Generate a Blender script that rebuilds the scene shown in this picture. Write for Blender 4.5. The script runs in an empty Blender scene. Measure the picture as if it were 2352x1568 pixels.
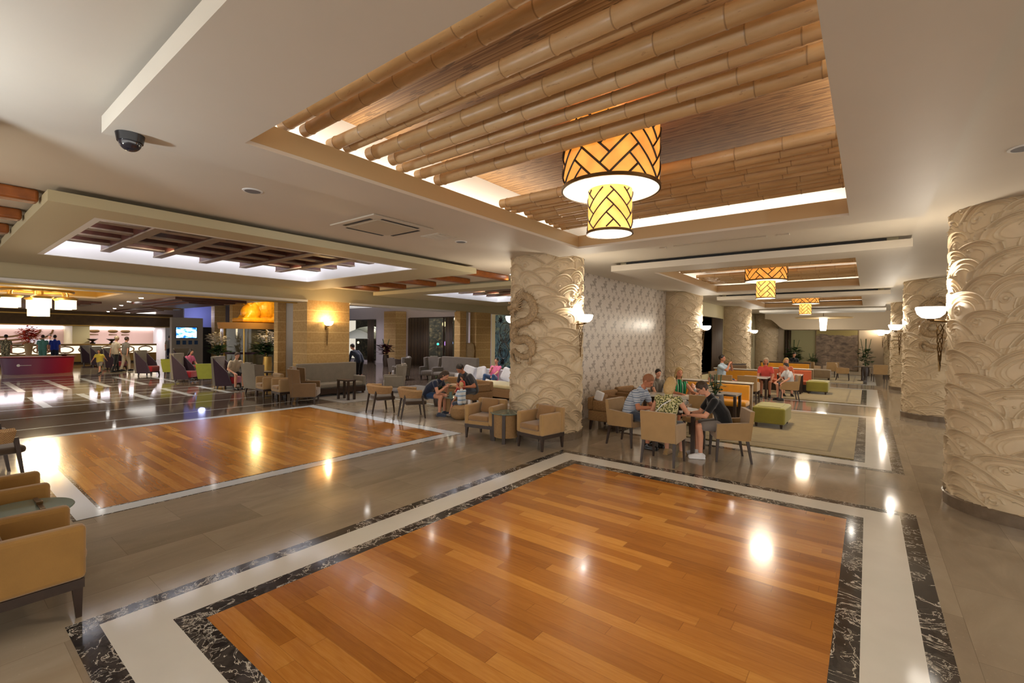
import bpy, bmesh, math, random
import numpy as np
from mathutils import Matrix, Vector
R_ = math.radians
sc = bpy.context.scene
C = sc.collection
random.seed(7)

# ---------------------------------------------------------------- camera, world, exposure
cd = bpy.data.cameras.new('camera'); cam = bpy.data.objects.new('camera', cd); C.objects.link(cam)
cd.sensor_width = 36.0; cd.lens = 16.187; cd.clip_start = 0.05; cd.clip_end = 200
yaw, pitch, roll = 0.658251409, -0.010736928, 0.011607781
fw = Vector((-math.sin(yaw)*math.cos(pitch), math.cos(yaw)*math.cos(pitch), math.sin(pitch)))
rt = Vector((math.cos(yaw), math.sin(yaw), 0)); up = rt.cross(fw)
r2 = math.cos(roll)*rt + math.sin(roll)*up; u2 = -math.sin(roll)*rt + math.cos(roll)*up
M = Matrix((r2, u2, -fw)).transposed().to_4x4(); M.translation = Vector((0, 0, 2.0))
cam.matrix_world = M
sc.camera = cam
w = bpy.data.worlds.new('world'); sc.world = w; w.use_nodes = True
w.node_tree.nodes['Background'].inputs[0].default_value = (1.0, 0.94, 0.86, 1)
w.node_tree.nodes['Background'].inputs[1].default_value = 1.4
vs = sc.view_settings
vs.view_transform = 'Standard'; vs.look = 'None'; vs.gamma = 1.0; vs.exposure = 0.75; vs.use_curve_mapping = False
sc.cycles.max_bounces = 7; sc.cycles.diffuse_bounces = 4; sc.cycles.glossy_bounces = 4
sc.cycles.use_denoising = True
try: sc.cycles.sample_clamp_indirect = 4.0
except Exception: pass
WARM = (1.0, 0.72, 0.42); SOFT = (1.0, 0.9, 0.76); COOL = (0.86, 0.90, 1.0)

def lamp(kind, loc, power, col=SOFT, size=0.1, rot=None, spot=None, parent=None, name='light', size_y=None):
    ld = bpy.data.lights.new(name, kind); ld.energy = power; ld.color = col
    if kind == 'AREA':
        ld.size = size
        if size_y: ld.shape = 'RECTANGLE'; ld.size_y = size_y
    else: ld.shadow_soft_size = size
    if kind == 'SPOT': ld.spot_size = R_(spot or 120); ld.spot_blend = 0.6
    o = bpy.data.objects.new(name, ld); C.objects.link(o); o.location = loc
    if rot: o.rotation_euler = rot
    if parent: o.parent = parent
    return o

# ---------------------------------------------------------------- helpers
def lin(c):
    if isinstance(c, str):
        c = c.lstrip('#'); c = [int(c[i:i+2], 16)/255 for i in (0, 2, 4)]
        return tuple(x/12.92 if x <= .04045 else ((x+.055)/1.055)**2.4 for x in c)
    return tuple(c)

class X:
    """node-expression helper: arithmetic on shader sockets"""
    def __init__(s, nt, sock): s.nt, s.s = nt, sock
    def op(s, o, *a):
        n = s.nt.nodes.new('ShaderNodeMath'); n.operation = o
        for i, v in enumerate((s,)+a):
            if isinstance(v, X): s.nt.links.new(v.s, n.inputs[i])
            else: n.inputs[i].default_value = v
        return X(s.nt, n.outputs[0])
    def __add__(s, o): return s.op('ADD', o)
    def __sub__(s, o): return s.op('SUBTRACT', o)
    def __mul__(s, o): return s.op('MULTIPLY', o)
    def __truediv__(s, o): return s.op('DIVIDE', o)
    def lt(s, o): return s.op('LESS_THAN', o)
    def gt(s, o): return s.op('GREATER_THAN', o)
    def fract(s): return s.op('FRACT')
    def floor(s): return s.op('FLOOR')
    def abs(s): return s.op('ABSOLUTE')
    def sin(s): return s.op('SINE')
    def cos(s): return s.op('COSINE')
    def max(s, o): return s.op('MAXIMUM', o)
    def min(s, o): return s.op('MINIMUM', o)

class Mt:
    def __init__(s, name, rough=.5, metal=0, spec=.5, coat=0, sheen=0):
        s.m = bpy.data.materials.new(name); s.m.use_nodes = True; s.nt = s.m.node_tree
        s.b = s.nt.nodes['Principled BSDF']
        s.b.inputs['Roughness'].default_value = rough; s.b.inputs['Metallic'].default_value = metal
        s.b.inputs['Specular IOR Level'].default_value = spec
        s.b.inputs['Coat Weight'].default_value = coat; s.b.inputs['Sheen Weight'].default_value = sheen
    def new(s, t, **k):
        n = s.nt.nodes.new(t)
        for a, v in k.items(): setattr(n, a, v)
        return n
    def pos(s, kind='Object'):
        if kind == 'World': sock = s.new('ShaderNodeNewGeometry').outputs['Position']
        else: sock = s.new('ShaderNodeTexCoord').outputs[kind]
        return sock
    def xyz(s, kind='Object'):
        n = s.new('ShaderNodeSeparateXYZ'); s.nt.links.new(s.pos(kind), n.inputs[0])
        return [X(s.nt, o) for o in n.outputs]
    def comb(s, x, y, z=0.0):
        n = s.new('ShaderNodeCombineXYZ')
        for i, v in enumerate((x, y, z)):
            if isinstance(v, X): s.nt.links.new(v.s, n.inputs[i])
            else: n.inputs[i].default_value = v
        return n.outputs[0]
    def noise(s, vec, scale, detail=3, rough=.5, dist=0):
        n = s.new('ShaderNodeTexNoise'); n.inputs['Scale'].default_value = scale; n.inputs['Detail'].default_value = detail
        n.inputs['Roughness'].default_value = rough; n.inputs['Distortion'].default_value = dist
        s.nt.links.new(vec, n.inputs['Vector']); return X(s.nt, n.outputs['Fac'])
    def scaled(s, vec, sx, sy, sz):
        n = s.new('ShaderNodeMapping'); n.inputs['Scale'].default_value = (sx, sy, sz)
        s.nt.links.new(vec, n.inputs['Vector']); return n.outputs[0]
    def ramp(s, fac, stops):
        n = s.new('ShaderNodeValToRGB'); cr = n.color_ramp
        while len(cr.elements) < len(stops): cr.elements.new(0.5)
        for e, (p, c) in zip(cr.elements, stops): e.position = p; e.color = (*lin(c), 1)
        s.nt.links.new(fac.s, n.inputs[0]); return n.outputs[0]
    def mix(s, fac, a, b, mode='MIX'):
        n = s.new('ShaderNodeMix', data_type='RGBA', blend_type=mode)
        for i, v in ((0, fac), (6, a), (7, b)):
            if isinstance(v, X): s.nt.links.new(v.s, n.inputs[i])
            elif isinstance(v, bpy.types.NodeSocket): s.nt.links.new(v, n.inputs[i])
            elif i == 0: n.inputs[0].default_value = v
            else: n.inputs[i].default_value = (*lin(v), 1)
        return n.outputs[2]
    def col(s, v):
        if isinstance(v, bpy.types.NodeSocket): s.nt.links.new(v, s.b.inputs['Base Color'])
        else: s.b.inputs['Base Color'].default_value = (*lin(v), 1)
        return s
    def bump(s, h, strength=.3, dist=.01):
        n = s.new('ShaderNodeBump'); n.inputs['Strength'].default_value = strength; n.inputs['Distance'].default_value = dist
        s.nt.links.new(h.s, n.inputs['Height']); s.nt.links.new(n.outputs[0], s.b.inputs['Normal']); return s
    def emit(s, c, st):
        if isinstance(c, bpy.types.NodeSocket): s.nt.links.new(c, s.b.inputs['Emission Color'])
        else: s.b.inputs['Emission Color'].default_value = (*lin(c), 1)
        s.b.inputs['Emission Strength'].default_value = st; return s

def plain(name, c, rough=.5, metal=0, spec=.5, noise=0, nscale=20, bump=0, coat=0, sheen=0, var=.12):
    m = Mt(name, rough, metal, spec, coat, sheen)
    if noise or bump:
        n = m.noise(m.pos(), nscale, 4)
        c0 = lin(c)
        m.col(m.ramp(n, [(.3, tuple(x*(1-var) for x in c0)), (.7, tuple(min(1, x*(1+var)) for x in c0))]))
        if bump: m.bump(n, bump, .004)
    else: m.col(c)
    return m.m
def glow(name, c, st, base=None):
    m = Mt(name, .6); m.col(base or c); m.emit(c, st); return m.m

class MB:
    def __init__(s): s.bm = bmesh.new()
    def box(s, x0, x1, y0, y1, z0, z1, r=0, seg=2, mat=None):
        t = bmesh.new(); bmesh.ops.create_cube(t, size=1)
        for v in t.verts:
            v.co = Vector((x0+(v.co.x+.5)*(x1-x0), y0+(v.co.y+.5)*(y1-y0), z0+(v.co.z+.5)*(z1-z0)))
        if r: bmesh.ops.bevel(t, geom=list(t.edges), offset=r, segments=seg, profile=.5, affect='EDGES')
        if mat is not None: t.transform(mat)
        s.add(t); return s
    def add(s, t):
        me = bpy.data.meshes.new('t'); t.to_mesh(me); s.bm.from_mesh(me); bpy.data.meshes.remove(me); t.free()
    def quadprism(s, bot, top):
        b = [s.bm.verts.new(v) for v in bot]; t = [s.bm.verts.new(v) for v in top]; n = len(b)
        s.bm.faces.new(b[::-1]); s.bm.faces.new(t)
        for i in range(n): s.bm.faces.new((b[i], b[(i+1) % n], t[(i+1) % n], t[i]))
        return s
    def leg(s, x, y, z0, z1, w0, w1, dx=0, dy=0):
        f = lambda cx, cy, w, z: [(cx-w/2, cy-w/2, z), (cx+w/2, cy-w/2, z), (cx+w/2, cy+w/2, z), (cx-w/2, cy+w/2, z)]
        return s.quadprism(f(x+dx, y+dy, w0, z0), f(x, y, w1, z1))
    def lathe(s, prof, n=24, cx=0, cy=0, cap=True):
        rings = []
        for r, z in prof:
            rings.append([s.bm.verts.new((cx+r*math.cos(2*math.pi*i/n), cy+r*math.sin(2*math.pi*i/n), z)) for i in range(n)])
        for a, b in zip(rings, rings[1:]):
            for i in range(n): s.bm.faces.new((a[i], a[(i+1) % n], b[(i+1) % n], b[i]))
        if cap:
            if prof[0][0] > 1e-4: s.bm.faces.new(rings[0][::-1])
            if prof[-1][0] > 1e-4: s.bm.faces.new(rings[-1])
        return s
    def tube(s, pts, rad, n=8, cap=True):
        pts = [Vector(p) for p in pts]
        if not hasattr(rad, '__len__'): rad = [rad]*len(pts)
        rings = []; ref = None
        for i, p in enumerate(pts):
            d = (pts[min(i+1, len(pts)-1)]-pts[max(i-1, 0)])
            if d.length < 1e-9: d = Vector((0, 0, 1))
            d.normalize()
            if ref is None: ref = d.cross(Vector((0, 0, 1)) if abs(d.z) < .9 else Vector((1, 0, 0))).normalized()
            a = (ref-d*ref.dot(d)).normalized(); b = d.cross(a).normalized(); ref = a
            rings.append([s.bm.verts.new(p+rad[i]*(math.cos(2*math.pi*k/n)*a+math.sin(2*math.pi*k/n)*b)) for k in range(n)])
        for a, b in zip(rings, rings[1:]):
            for k in range(n): s.bm.faces.new((a[k], a[(k+1) % n], b[(k+1) % n], b[k]))
        if cap: s.bm.faces.new(rings[0][::-1]); s.bm.faces.new(rings[-1])
        return s
    def cap(s, p0, r0, p1, r1, n=12):
        """tapered capsule"""
        p0, p1 = Vector(p0), Vector(p1); d = p1-p0; L = d.length
        if L < 1e-6: d = Vector((0, 0, 1)); L = 1e-6
        d = d.normalized(); pts = []; rr = []
        for k in range(5):
            a = math.pi/2*k/4.0; pts.append(p0-d*r0*math.cos(a)); rr.append(max(r0*math.sin(a), 1e-3))
        for k in range(5):
            a = math.pi/2*k/4.0; pts.append(p1+d*r1*math.sin(a)); rr.append(max(r1*math.cos(a), 1e-3))
        return s.tube(pts, rr, n)
    def ell(s, c, r, n=16, m=10, rot=None):
        t = bmesh.new(); bmesh.ops.create_uvsphere(t, u_segments=n, v_segments=m, radius=1)
        mm = Matrix.Translation(c) @ (rot.to_4x4() if rot else Matrix()) @ Matrix.Diagonal((*r, 1))
        t.transform(mm); s.add(t); return s
    def face(s, pts):
        s.bm.faces.new([s.bm.verts.new(p) for p in pts]); return s
    def build(s, name, mat, parent=None, smooth=False, loc=None):
        bmesh.ops.recalc_face_normals(s.bm, faces=s.bm.faces)
        me = bpy.data.meshes.new(name); s.bm.to_mesh(me); s.bm.free()
        if mat: me.materials.append(mat)
        if smooth:
            for p in me.polygons: p.use_smooth = True
            try: me.set_sharp_from_angle(angle=R_(40))
            except Exception: pass
        o = bpy.data.objects.new(name, me); C.objects.link(o)
        if parent: o.parent = parent
        if loc: o.location = loc
        return o
def tag(o, label, cat, group=None, kind=None):
    o['label'] = label; o['category'] = cat
    if group: o['group'] = group
    if kind: o['kind'] = kind
    return o
def thing(name, label, cat, loc=(0, 0, 0), rot=0, group=None):
    o = bpy.data.objects.new(name, None); C.objects.link(o); o.location = loc; o.rotation_euler = (0, 0, R_(rot))
    o.empty_display_size = .1
    return tag(o, label, cat, group)
def struct(o): o['kind'] = 'structure'; return o
def kids(o): return [c for c in list(bpy.data.objects) if c.parent == o]
KC = {}
def dup(src, loc, rot=0, label=None, group=None):
    def cp(o, par):
        n = o.copy(); C.objects.link(n)
        if par: n.parent = par
        for k in KC.setdefault(o.name, kids(o)): cp(k, n)
        return n
    n = cp(src, None); n.location = loc; n.rotation_euler = (0, 0, R_(rot))
    if label: n['label'] = label
    if group: n['group'] = group
    return n
ORD = 'first second third fourth fifth sixth seventh eighth ninth tenth eleventh twelfth thirteenth fourteenth fifteenth sixteenth seventeenth eighteenth'.split()

# ---------------------------------------------------------------- materials
def m_planks(name, along='x'):
    m = Mt(name, .2, spec=.5, coat=.35); m.b.inputs['Coat Roughness'].default_value = .09
    x, y, z = m.xyz('World'); u, v = (x, y) if along == 'x' else (y, x)
    W, L = .118, 1.25
    row = (v/W).floor(); off = (row*12.9898).sin()*43758.5
    uu = u/L + off.fract()*3.7
    cell = uu.floor(); rnd = ((cell*78.233 + row*37.719).sin()*4375.85).fract()
    g = m.noise(m.comb(u*1.3 + rnd*30.0, v*16.0 + rnd*9.0, 0.0), 2.6, 6, .6, .8)
    fine = m.noise(m.comb(u*6.0, v*130.0 + rnd*5.0, 0.0), 2.0, 2)
    t = rnd*.52 + g*.48 + fine*.12
    c = m.ramp(t, [(.12, '#7d4612'), (.38, '#a0631f'), (.62, '#b4742a'), (.9, '#cd9140')])
    seam = ((v/W).fract().gt(.97)).max(uu.fract().gt(.996))
    m.col(m.mix(seam*.35, c, '#4a2408'))
    m.bump(m.noise(m.comb(u*.7, v*2.2, 0.0), 1.5, 2), .035, .02)
    return m.m
def m_darkmarble():
    m = Mt('black_marble', .1, spec=.5)
    p = m.scaled(m.pos('World'), 1, 1, 1)
    n = m.noise(p, 2.2, 8, .62, 2.2); v = (n - .5).abs()
    n2 = m.noise(p, 9, 6, .6, 1.5); v2 = (n2 - .5).abs()
    ve = v.lt(.0085).max(v2.lt(.012)*(m.noise(p, 3, 2).gt(.55)))
    base = m.ramp(n2, [(.3, '#232124'), (.7, '#4a4541')])
    m.col(m.mix(ve*.8, base, '#d8d2c6')); return m.m
def m_tile():
    m = Mt('beige_marble_tile', .085, spec=.5)
    x, y, z = m.xyz('World'); W, L = .58, 1.16
    row = (x/W).floor(); v = y/L + (row*.5).fract()
    rnd = (((v.floor())*78.2 + row*37.7).sin()*4375.8).fract()
    p = m.comb(x*1.0 + rnd*20.0, y*.35, 0.0)
    n = m.noise(p, 3.0, 7, .6, .7)
    t = n*.7 + rnd*.3
    c = m.ramp(t, [(.2, '#857868'), (.5, '#9a8d7b'), (.8, '#aea18f')])
    sp = m.noise(m.comb(x, y, 0.0), 45, 3).gt(.68)
    seam = ((x/W).fract().gt(.994)).max(v.fract().gt(.997))
    m.col(m.mix(seam*.45, m.mix(sp*.25, c, '#c0b298'), '#5a4b3a')); return m.m
def m_lobbyfloor():
    m = Mt('brown_marble_floor', .07, spec=.55)
    x, y, z = m.xyz('World')
    n = m.noise(m.comb(x*.4, y*1.5, 0.0), 3.0, 6, .6, .7)
    c = m.ramp(n, [(.2, '#4c4038'), (.5, '#66584c'), (.8, '#7d6e60')])
    m.col(c); return m.m
def m_carpet(name, a, b):
    m = Mt(name, .95, spec=.1, sheen=.3)
    n = m.noise(m.pos('World'), 2.2, 5, .6, 1.5); f = m.noise(m.pos('World'), 180, 2)
    m.col(m.ramp(n*.8 + f*.2, [(.3, a), (.7, b)])); m.bump(f, .5, .006); return m.m
def m_bamboo():
    m = Mt('bamboo', .38, spec=.45)
    x, y, z = m.xyz('Object')
    oi = m.new('ShaderNodeObjectInfo'); rd = X(m.nt, oi.outputs['Random'])
    n = m.noise(m.comb(x*1.2 + rd*50.0, y*6.0, z*6.0), 3.0, 5, .6, .4)
    sp = m.noise(m.comb(x*4.0 + rd*90.0, y*12.0, z*12.0), 4.0, 4)
    c = m.ramp(n*.65 + rd*.35, [(.15, '#a88658'), (.5, '#c09e70'), (.85, '#d4b88e')])
    ring = ((x/.37).fract() - .5).abs()
    m.col(m.mix(ring.lt(.012)*.45, m.mix(sp.gt(.68)*.3, c, '#6b4320'), '#5c3a1a')); m.bump(ring.lt(.03), .6, .01)
    return m.m
def m_slats(name, axis=1, pitch=.012, c1='#8a5c30', c2='#c79a66', gap='#3a220e'):
    m = Mt(name, .6)
    p = m.xyz('World'); a = p[axis]; b = p[1-axis]
    row = (a/pitch).floor(); rnd = ((row*37.719).sin()*4375.85).fract()
    n = m.noise(m.comb(b*1.3 + rnd*11.0, a*40.0, 0.0), 2.0, 4)
    dash = (b*1.6 + rnd*5.0 + n*.4).fract().lt(.16)*rnd.gt(.6)
    c = m.ramp(rnd*.6 + n*.4, [(.2, c1), (.8, c2)])
    g = (a/pitch).fract().gt(.8).max(dash)
    m.col(m.mix(g*.65, c, gap)); m.bump((a/pitch).fract().lt(.8), .4, .004); return m.m
def m_stone():
    m = Mt('sandstone_block', .75)
    x, y, z = m.xyz('World')
    n = m.noise(m.comb(x, y, z), 14, 6, .65)
    c = m.ramp(n, [(.25, '#a3834f'), (.5, '#b59460'), (.8, '#c6a874')])
    seam = (z/.36 + .22).fract().gt(.955)
    m.col(m.mix(seam*.8, c, '#e8cf98')); m.bump(n, .2, .006); return m.m
def m_wallpaper():
    m = Mt('flower_wallpaper', .34, spec=.55)
    x, y, z = m.xyz('World')
    base = m.ramp(m.noise(m.comb(y*3.0, z*26.0, 0.0), 3.0, 3), [(.3, '#b7ab9e'), (.7, '#c9beb2')])
    def motif(oy, oz, sy, sz, r0, k, amp, stem=False):
        row = (z/sz + oz).floor()
        u = ((y/sy + oy + row*.5).fract() - .5)*sy; v = ((z/sz + oz).fract() - .5)*sz
        rr = (u*u + v*v).op('SQRT'); an = v.op('ARCTAN2', u)
        rad = ((an*k).sin()*amp + 1.0)*r0
        return rr.lt(rad)
    mask = motif(.0, .0, .6, .52, .085, 5.0, .35)
    for a in ((.27, .17, .6, .52, .055, 3.0, .5), (.12, .62, .6, .52, .07, 7.0, .4), (.62, .55, .6, .52, .055, 4.0, .5), (.4, .83, .6, .52, .035, 3.0, .6), (.86, .3, .6, .52, .045, 5.0, .6)):
        mask = mask.max(motif(*a))
    hole = m.noise(m.comb(y, z, 0.0), 42, 3).gt(.56)
    mask = mask*(hole*-.55 + 1.0)
    st = (((z*7.0).sin()*.035 + (y/.26).fract()*.26 - .13).abs().lt(.004))*m.noise(m.comb(y, z, 0.0), 5, 2).gt(.52)
    m.col(m.mix(mask*.75, m.mix(st*.4, base, '#8a7a6c'), '#6e6052')); return m.m
def m_wicker(name, a='#b98a55', b='#6e4520', pitch=.016):
    m = Mt(name, .65)
    x, y, z = m.xyz('Object')
    ang = y.op('ARCTAN2', x)*.35
    row = (z/pitch).floor(); cu = (ang/(pitch*1.7) + row*.5).fract(); cz = (z/pitch).fract()
    h = (cu*3.14159).sin()*(cz*3.14159).sin()
    n = m.noise(m.pos(), 30, 3)
    m.col(m.ramp(h*.7 + n*.3, [(.1, b), (.45, a), (.95, '#d9b27c')])); m.bump(h, .8, .008); return m.m
def m_fabric(name, c, sheen=.4, var=.1):
    m = Mt(name, .85, spec=.2, sheen=sheen)
    n = m.noise(m.pos(), 6, 4); f = m.noise(m.pos(), 260, 2); c0 = lin(c)
    m.col(m.ramp(n*.7 + f*.3, [(.3, tuple(x*(1-var) for x in c0)), (.7, tuple(min(1, x*(1+var)) for x in c0))]))
    m.bump(f, .25, .002); return m.m
def m_lampshade(name, st, tint=('#d9701c', '#ffb648')):
    m = Mt(name, .7); x, y, z = m.xyz('Object')
    n = m.noise(m.pos(), 7, 3)
    c = m.ramp(n, [(.25, tint[0]), (.75, tint[1])]); m.col('#e8a860'); m.emit(c, st); return m.m
MAT = dict(
 planks=m_planks('teak_planks'), dmarble=m_darkmarble(), tile=m_tile(), lobby=m_lobbyfloor(),
 wmarble=plain('white_marble', '#d8d6d0', .1, spec=.5, noise=1, nscale=3, var=.03), wline=plain('white_strip', '#d0d6da', .1),
 cream=plain('cream_paint', '#c8beae', .55, noise=1, nscale=1.5, var=.02), creamy=plain('yellow_cream_paint', '#d2c69c', .55),
 olive=plain('olive_paint', '#b5ab8b', .6), white=plain('white_paint', '#d8d8d6', .55), coved=plain('tan_cove_paint', '#b79a6e', .5),
 bamboo=m_bamboo(), slats=m_slats('bamboo_matting', c1='#7a5430', c2='#b08a5c'), plank_red=m_slats('dark_red_timber', 0, .09, '#3a1a10', '#5a2c1c', '#1c0c06'),
 timber=plain('orange_brown_timber', '#8c4f1e', .45, noise=1, nscale=9, var=.25), dtimber=plain('dark_timber', '#4a2416', .4, noise=1, nscale=9, var=.25),
 gtimber=plain('greyed_timber', '#83705c', .5, noise=1, nscale=9, var=.15),
 stone=m_stone(), paper=m_wallpaper(), wicker=m_wicker('honey_wicker', '#b08a5a', '#6b4826', .012), wickerdk=m_wicker('brown_wicker', '#946c42', '#4e3218', .011),
 relief=plain('cream_plaster_relief', '#c9b596', .5, spec=.4, noise=1, nscale=4, var=.07), dragon=plain('antiqued_plaster', '#a38a68', .5, noise=1, nscale=30, var=.3),
 base=plain('brown_stone_base', '#6f6050', .25, noise=1, nscale=12, var=.15),
 tan=m_fabric('tan_suede', '#a58355'), mustard=m_fabric('mustard_suede', '#946e38'), tan2=m_fabric('tan_cushion_suede', '#937049'),
 beige=m_fabric('beige_suede', '#9f8057'), dark=plain('dark_stained_wood', '#33241b', .4, noise=1, nscale=14, var=.2),
 green=m_fabric('olive_green_fabric', '#8c8438'), lime=m_fabric('lime_fabric', '#94983a'), red=m_fabric('crimson_fabric', '#8c1622'), aub=m_fabric('aubergine_fabric', '#33202e'),
 grey=m_fabric('warm_grey_fabric', '#6f675d'), lgrey=m_fabric('light_grey_fabric', '#7a7266'), whitef=m_fabric('white_cotton', '#d6d5d8'), creamf=m_fabric('cream_cotton', '#cdbf94'),
 orange=m_fabric('mustard_orange_fabric', '#c88a22'), salmon=m_fabric('salmon_fabric', '#b85f3e'), brownl=m_fabric('brown_leather', '#6b5134'), dbrown=m_fabric('dark_brown_leather', '#453628'), mush=m_fabric('taupe_leather', '#7d694f'),
 carpet=m_carpet('beige_carpet', '#857348', '#a08d5c'), carpetb=m_carpet('pale_carpet_border', '#a08d60', '#b5a478'), carpetl=m_carpet('olive_carpet_line', '#6f5f36', '#7f6e42'), gcarpet=m_carpet('grey_carpet', '#625c54', '#7d766c'),
 glass=Mt('table_glass', .04, spec=.8).col('#6d8079').m, black=plain('black_plastic', '#0e0f14', .25), steel=plain('brushed_steel', '#8f8a84', .3, metal=1), brass=plain('bronze_metal', '#6b5334', .35, metal=1), gold=plain('gold_metal', '#b8964e', .35, metal=.6), goldst=plain('gold_leaf', '#d99a18', .35, noise=1, nscale=8, var=.2),
 skin=plain('skin', '#c4896a', .55, noise=1, nscale=20, var=.06), skinp=plain('fair_skin', '#cf967a', .55, noise=1, nscale=20, var=.06), skint=plain('tanned_skin', '#b8795a', .55), 
 leaf=plain('green_leaf', '#2f4a22', .45, noise=1, nscale=8, var=.4), leafd=plain('burgundy_leaf', '#4a1420', .4, noise=1, nscale=8, var=.4), petal=plain('white_petal', '#d8d0c4', .5),
 bowl=glow('frosted_bowl_glass', (1, .93, .82), 3.6), bowlw=glow('warm_frosted_bowl_glass', (1, .80, .48), 5.0), diff=glow('lamp_diffuser', (1, .88, .64), .95), cove=glow('cove_strip', (1, .88, .72), 5), covec=glow('cool_cove_strip', (.80, .82, 1), 6),
 dl=glow('downlight_glass', (1, .97, .92), 18), shade=m_lampshade('patterned_shade_amber', .5), shade2=m_lampshade('patterned_shade_bright', .85, ('#f08c2c', '#ffce70')),
)
# ================================================================ STRUCTURE
def sbox(name, m, *a, **k):
    return struct(MB().box(*a, **k).build(name, MAT[m] if isinstance(m, str) else m))
def slab(name, m, x0, x1, y0, y1, z0, z1, holes=()):
    """ceiling slab with rectangular holes, one mesh"""
    xs = sorted({x0, x1, *[h[0] for h in holes], *[h[1] for h in holes]}); ys = sorted({y0, y1, *[h[2] for h in holes], *[h[3] for h in holes]})
    xs = [x for x in xs if x0 <= x <= x1]; ys = [y for y in ys if y0 <= y <= y1]
    b = MB(); full = {}
    for i in range(len(xs)-1):
        for j in range(len(ys)-1):
            cx, cy = (xs[i]+xs[i+1])/2, (ys[j]+ys[j+1])/2
            full[i, j] = not any(h[0] < cx < h[1] and h[2] < cy < h[3] for h in holes)
    for (i, j), f in full.items():
        if not f: continue
        a, c, d, e = xs[i], xs[i+1], ys[j], ys[j+1]
        b.face([(a, d, z0), (a, e, z0), (c, e, z0), (c, d, z0)]); b.face([(a, d, z1), (c, d, z1), (c, e, z1), (a, e, z1)])
        for (di, dj, p, q) in ((-1, 0, (a, d), (a, e)), (1, 0, (c, d), (c, e)), (0, -1, (a, d), (c, d)), (0, 1, (a, e), (c, e))):
            if not full.get((i+di, j+dj), False): b.face([(*p, z0), (*q, z0), (*q, z1), (*p, z1)])
    bmesh.ops.remove_doubles(b.bm, verts=b.bm.verts, dist=1e-4)
    return struct(b.build(name, MAT[m]))
# floor
sbox('floor', 'tile', -12.42, 9, -6, 36, -.1, 0)
sbox('floor', 'lobby', -46, -12.42, -14, 26, -.1, 0)
tn = [0]
def trim(m, *a, **k):
    tn[0] += 1; return sbox('trim_%d' % tn[0], m, *a, **k)
def inlay(x0, x1, y0, y1, m, z): return trim(m, x0, x1, y0, y1, 0, z)
def framed(y0, y1, wood=True, x0=-4.26, x1=.465):
    inlay(x0, x1, y0, y1, 'dmarble', .001); inlay(x0+.14, x1-.145, y0+.15, y1-.15, 'wmarble', .002)
    inlay(x0+.46, x1-.475, y0+.48, y1-.5, 'dmarble', .003)
    if wood: o = inlay(x0+.62, x1-.625, y0+.63, y1-.67, 'planks', .004); o.name = 'floor'
framed(.61, 7.03); framed(9.02, 15.5, False); framed(17.5, 24.0, False); framed(26.0, 33.2, False)
inlay(-12.40, -6.56, 1.0, 6.88, 'dmarble', .001); inlay(-12.37, -6.59, 1.03, 6.85, 'wline', .002)
inlay(-12.13, -6.81, 1.25, 6.6, 'dmarble', .003); o = inlay(-12.1, -6.84, 1.28, 6.57, 'planks', .004); o.name = 'floor'
# lobby floor pattern: thin lines along the hall, thick rungs across
for x in (-13.5, -15.3, -17.0, -18.0, -19.0, -20.0, -21.9, -23.0, -24.2, -25.4, -26.6, -28.6, -30): inlay(x-.03, x+.03, -8, 7.6, 'wline', .001)
for y in [-2.25+1.09*k for k in range(9)]:
    inlay(-20.0, -17.0, y-.09, y+.09, 'wline', .0015); inlay(-26.6, -21.95, y-.09, y+.09, 'wline', .0015)
for y in (9.2, 10.6, 12.3): inlay(-14.4, -6.4, y-.04, y+.04, 'wline', .001)
inlay(-33.8, -28.75, -5, 6.9, plain('cream_marble_floor', '#a89878', .08), .0012)
# carpets in the corridor bays
for i, (a, b) in enumerate(((9.6, 14.95), (18.1, 23.3), (26.6, 32.5))):
    t = thing('carpet', ['beige carpet with a darker border line under the nearest green ottoman', 'beige carpet with a darker border line in the middle bay of the corridor', 'pale beige carpet at the far end of the corridor under the last chairs'][i], 'carpet', (-1.9, (a+b)/2, .003), 0, 'carpets down the corridor')
    h = (b-a)/2
    MB().box(-1.74, 1.74, -h, h, 0, .012).build('pile', MAT['carpet'], t)
    bb = MB(); q = .34
    bb.box(-1.74+q, 1.74-q, -h+q, -h+q+.05, .011, .014); bb.box(-1.74+q, 1.74-q, h-q-.05, h-q, .011, .014)
    bb.box(-1.74+q, -1.74+q+.05, -h+q+.05, h-q-.05, .011, .014); bb.box(1.74-q-.05, 1.74-q, -h+q+.05, h-q-.05, .011, .014)
    bb.build('border_line', MAT['carpetl'], t)
t = tag(MB().box(-14.3, -12.0, 7.6, 12.2, .001, .012).build('rug', MAT['gcarpet']), 'grey rug under the wing chairs beside the sandstone pillar', 'rug')

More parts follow.
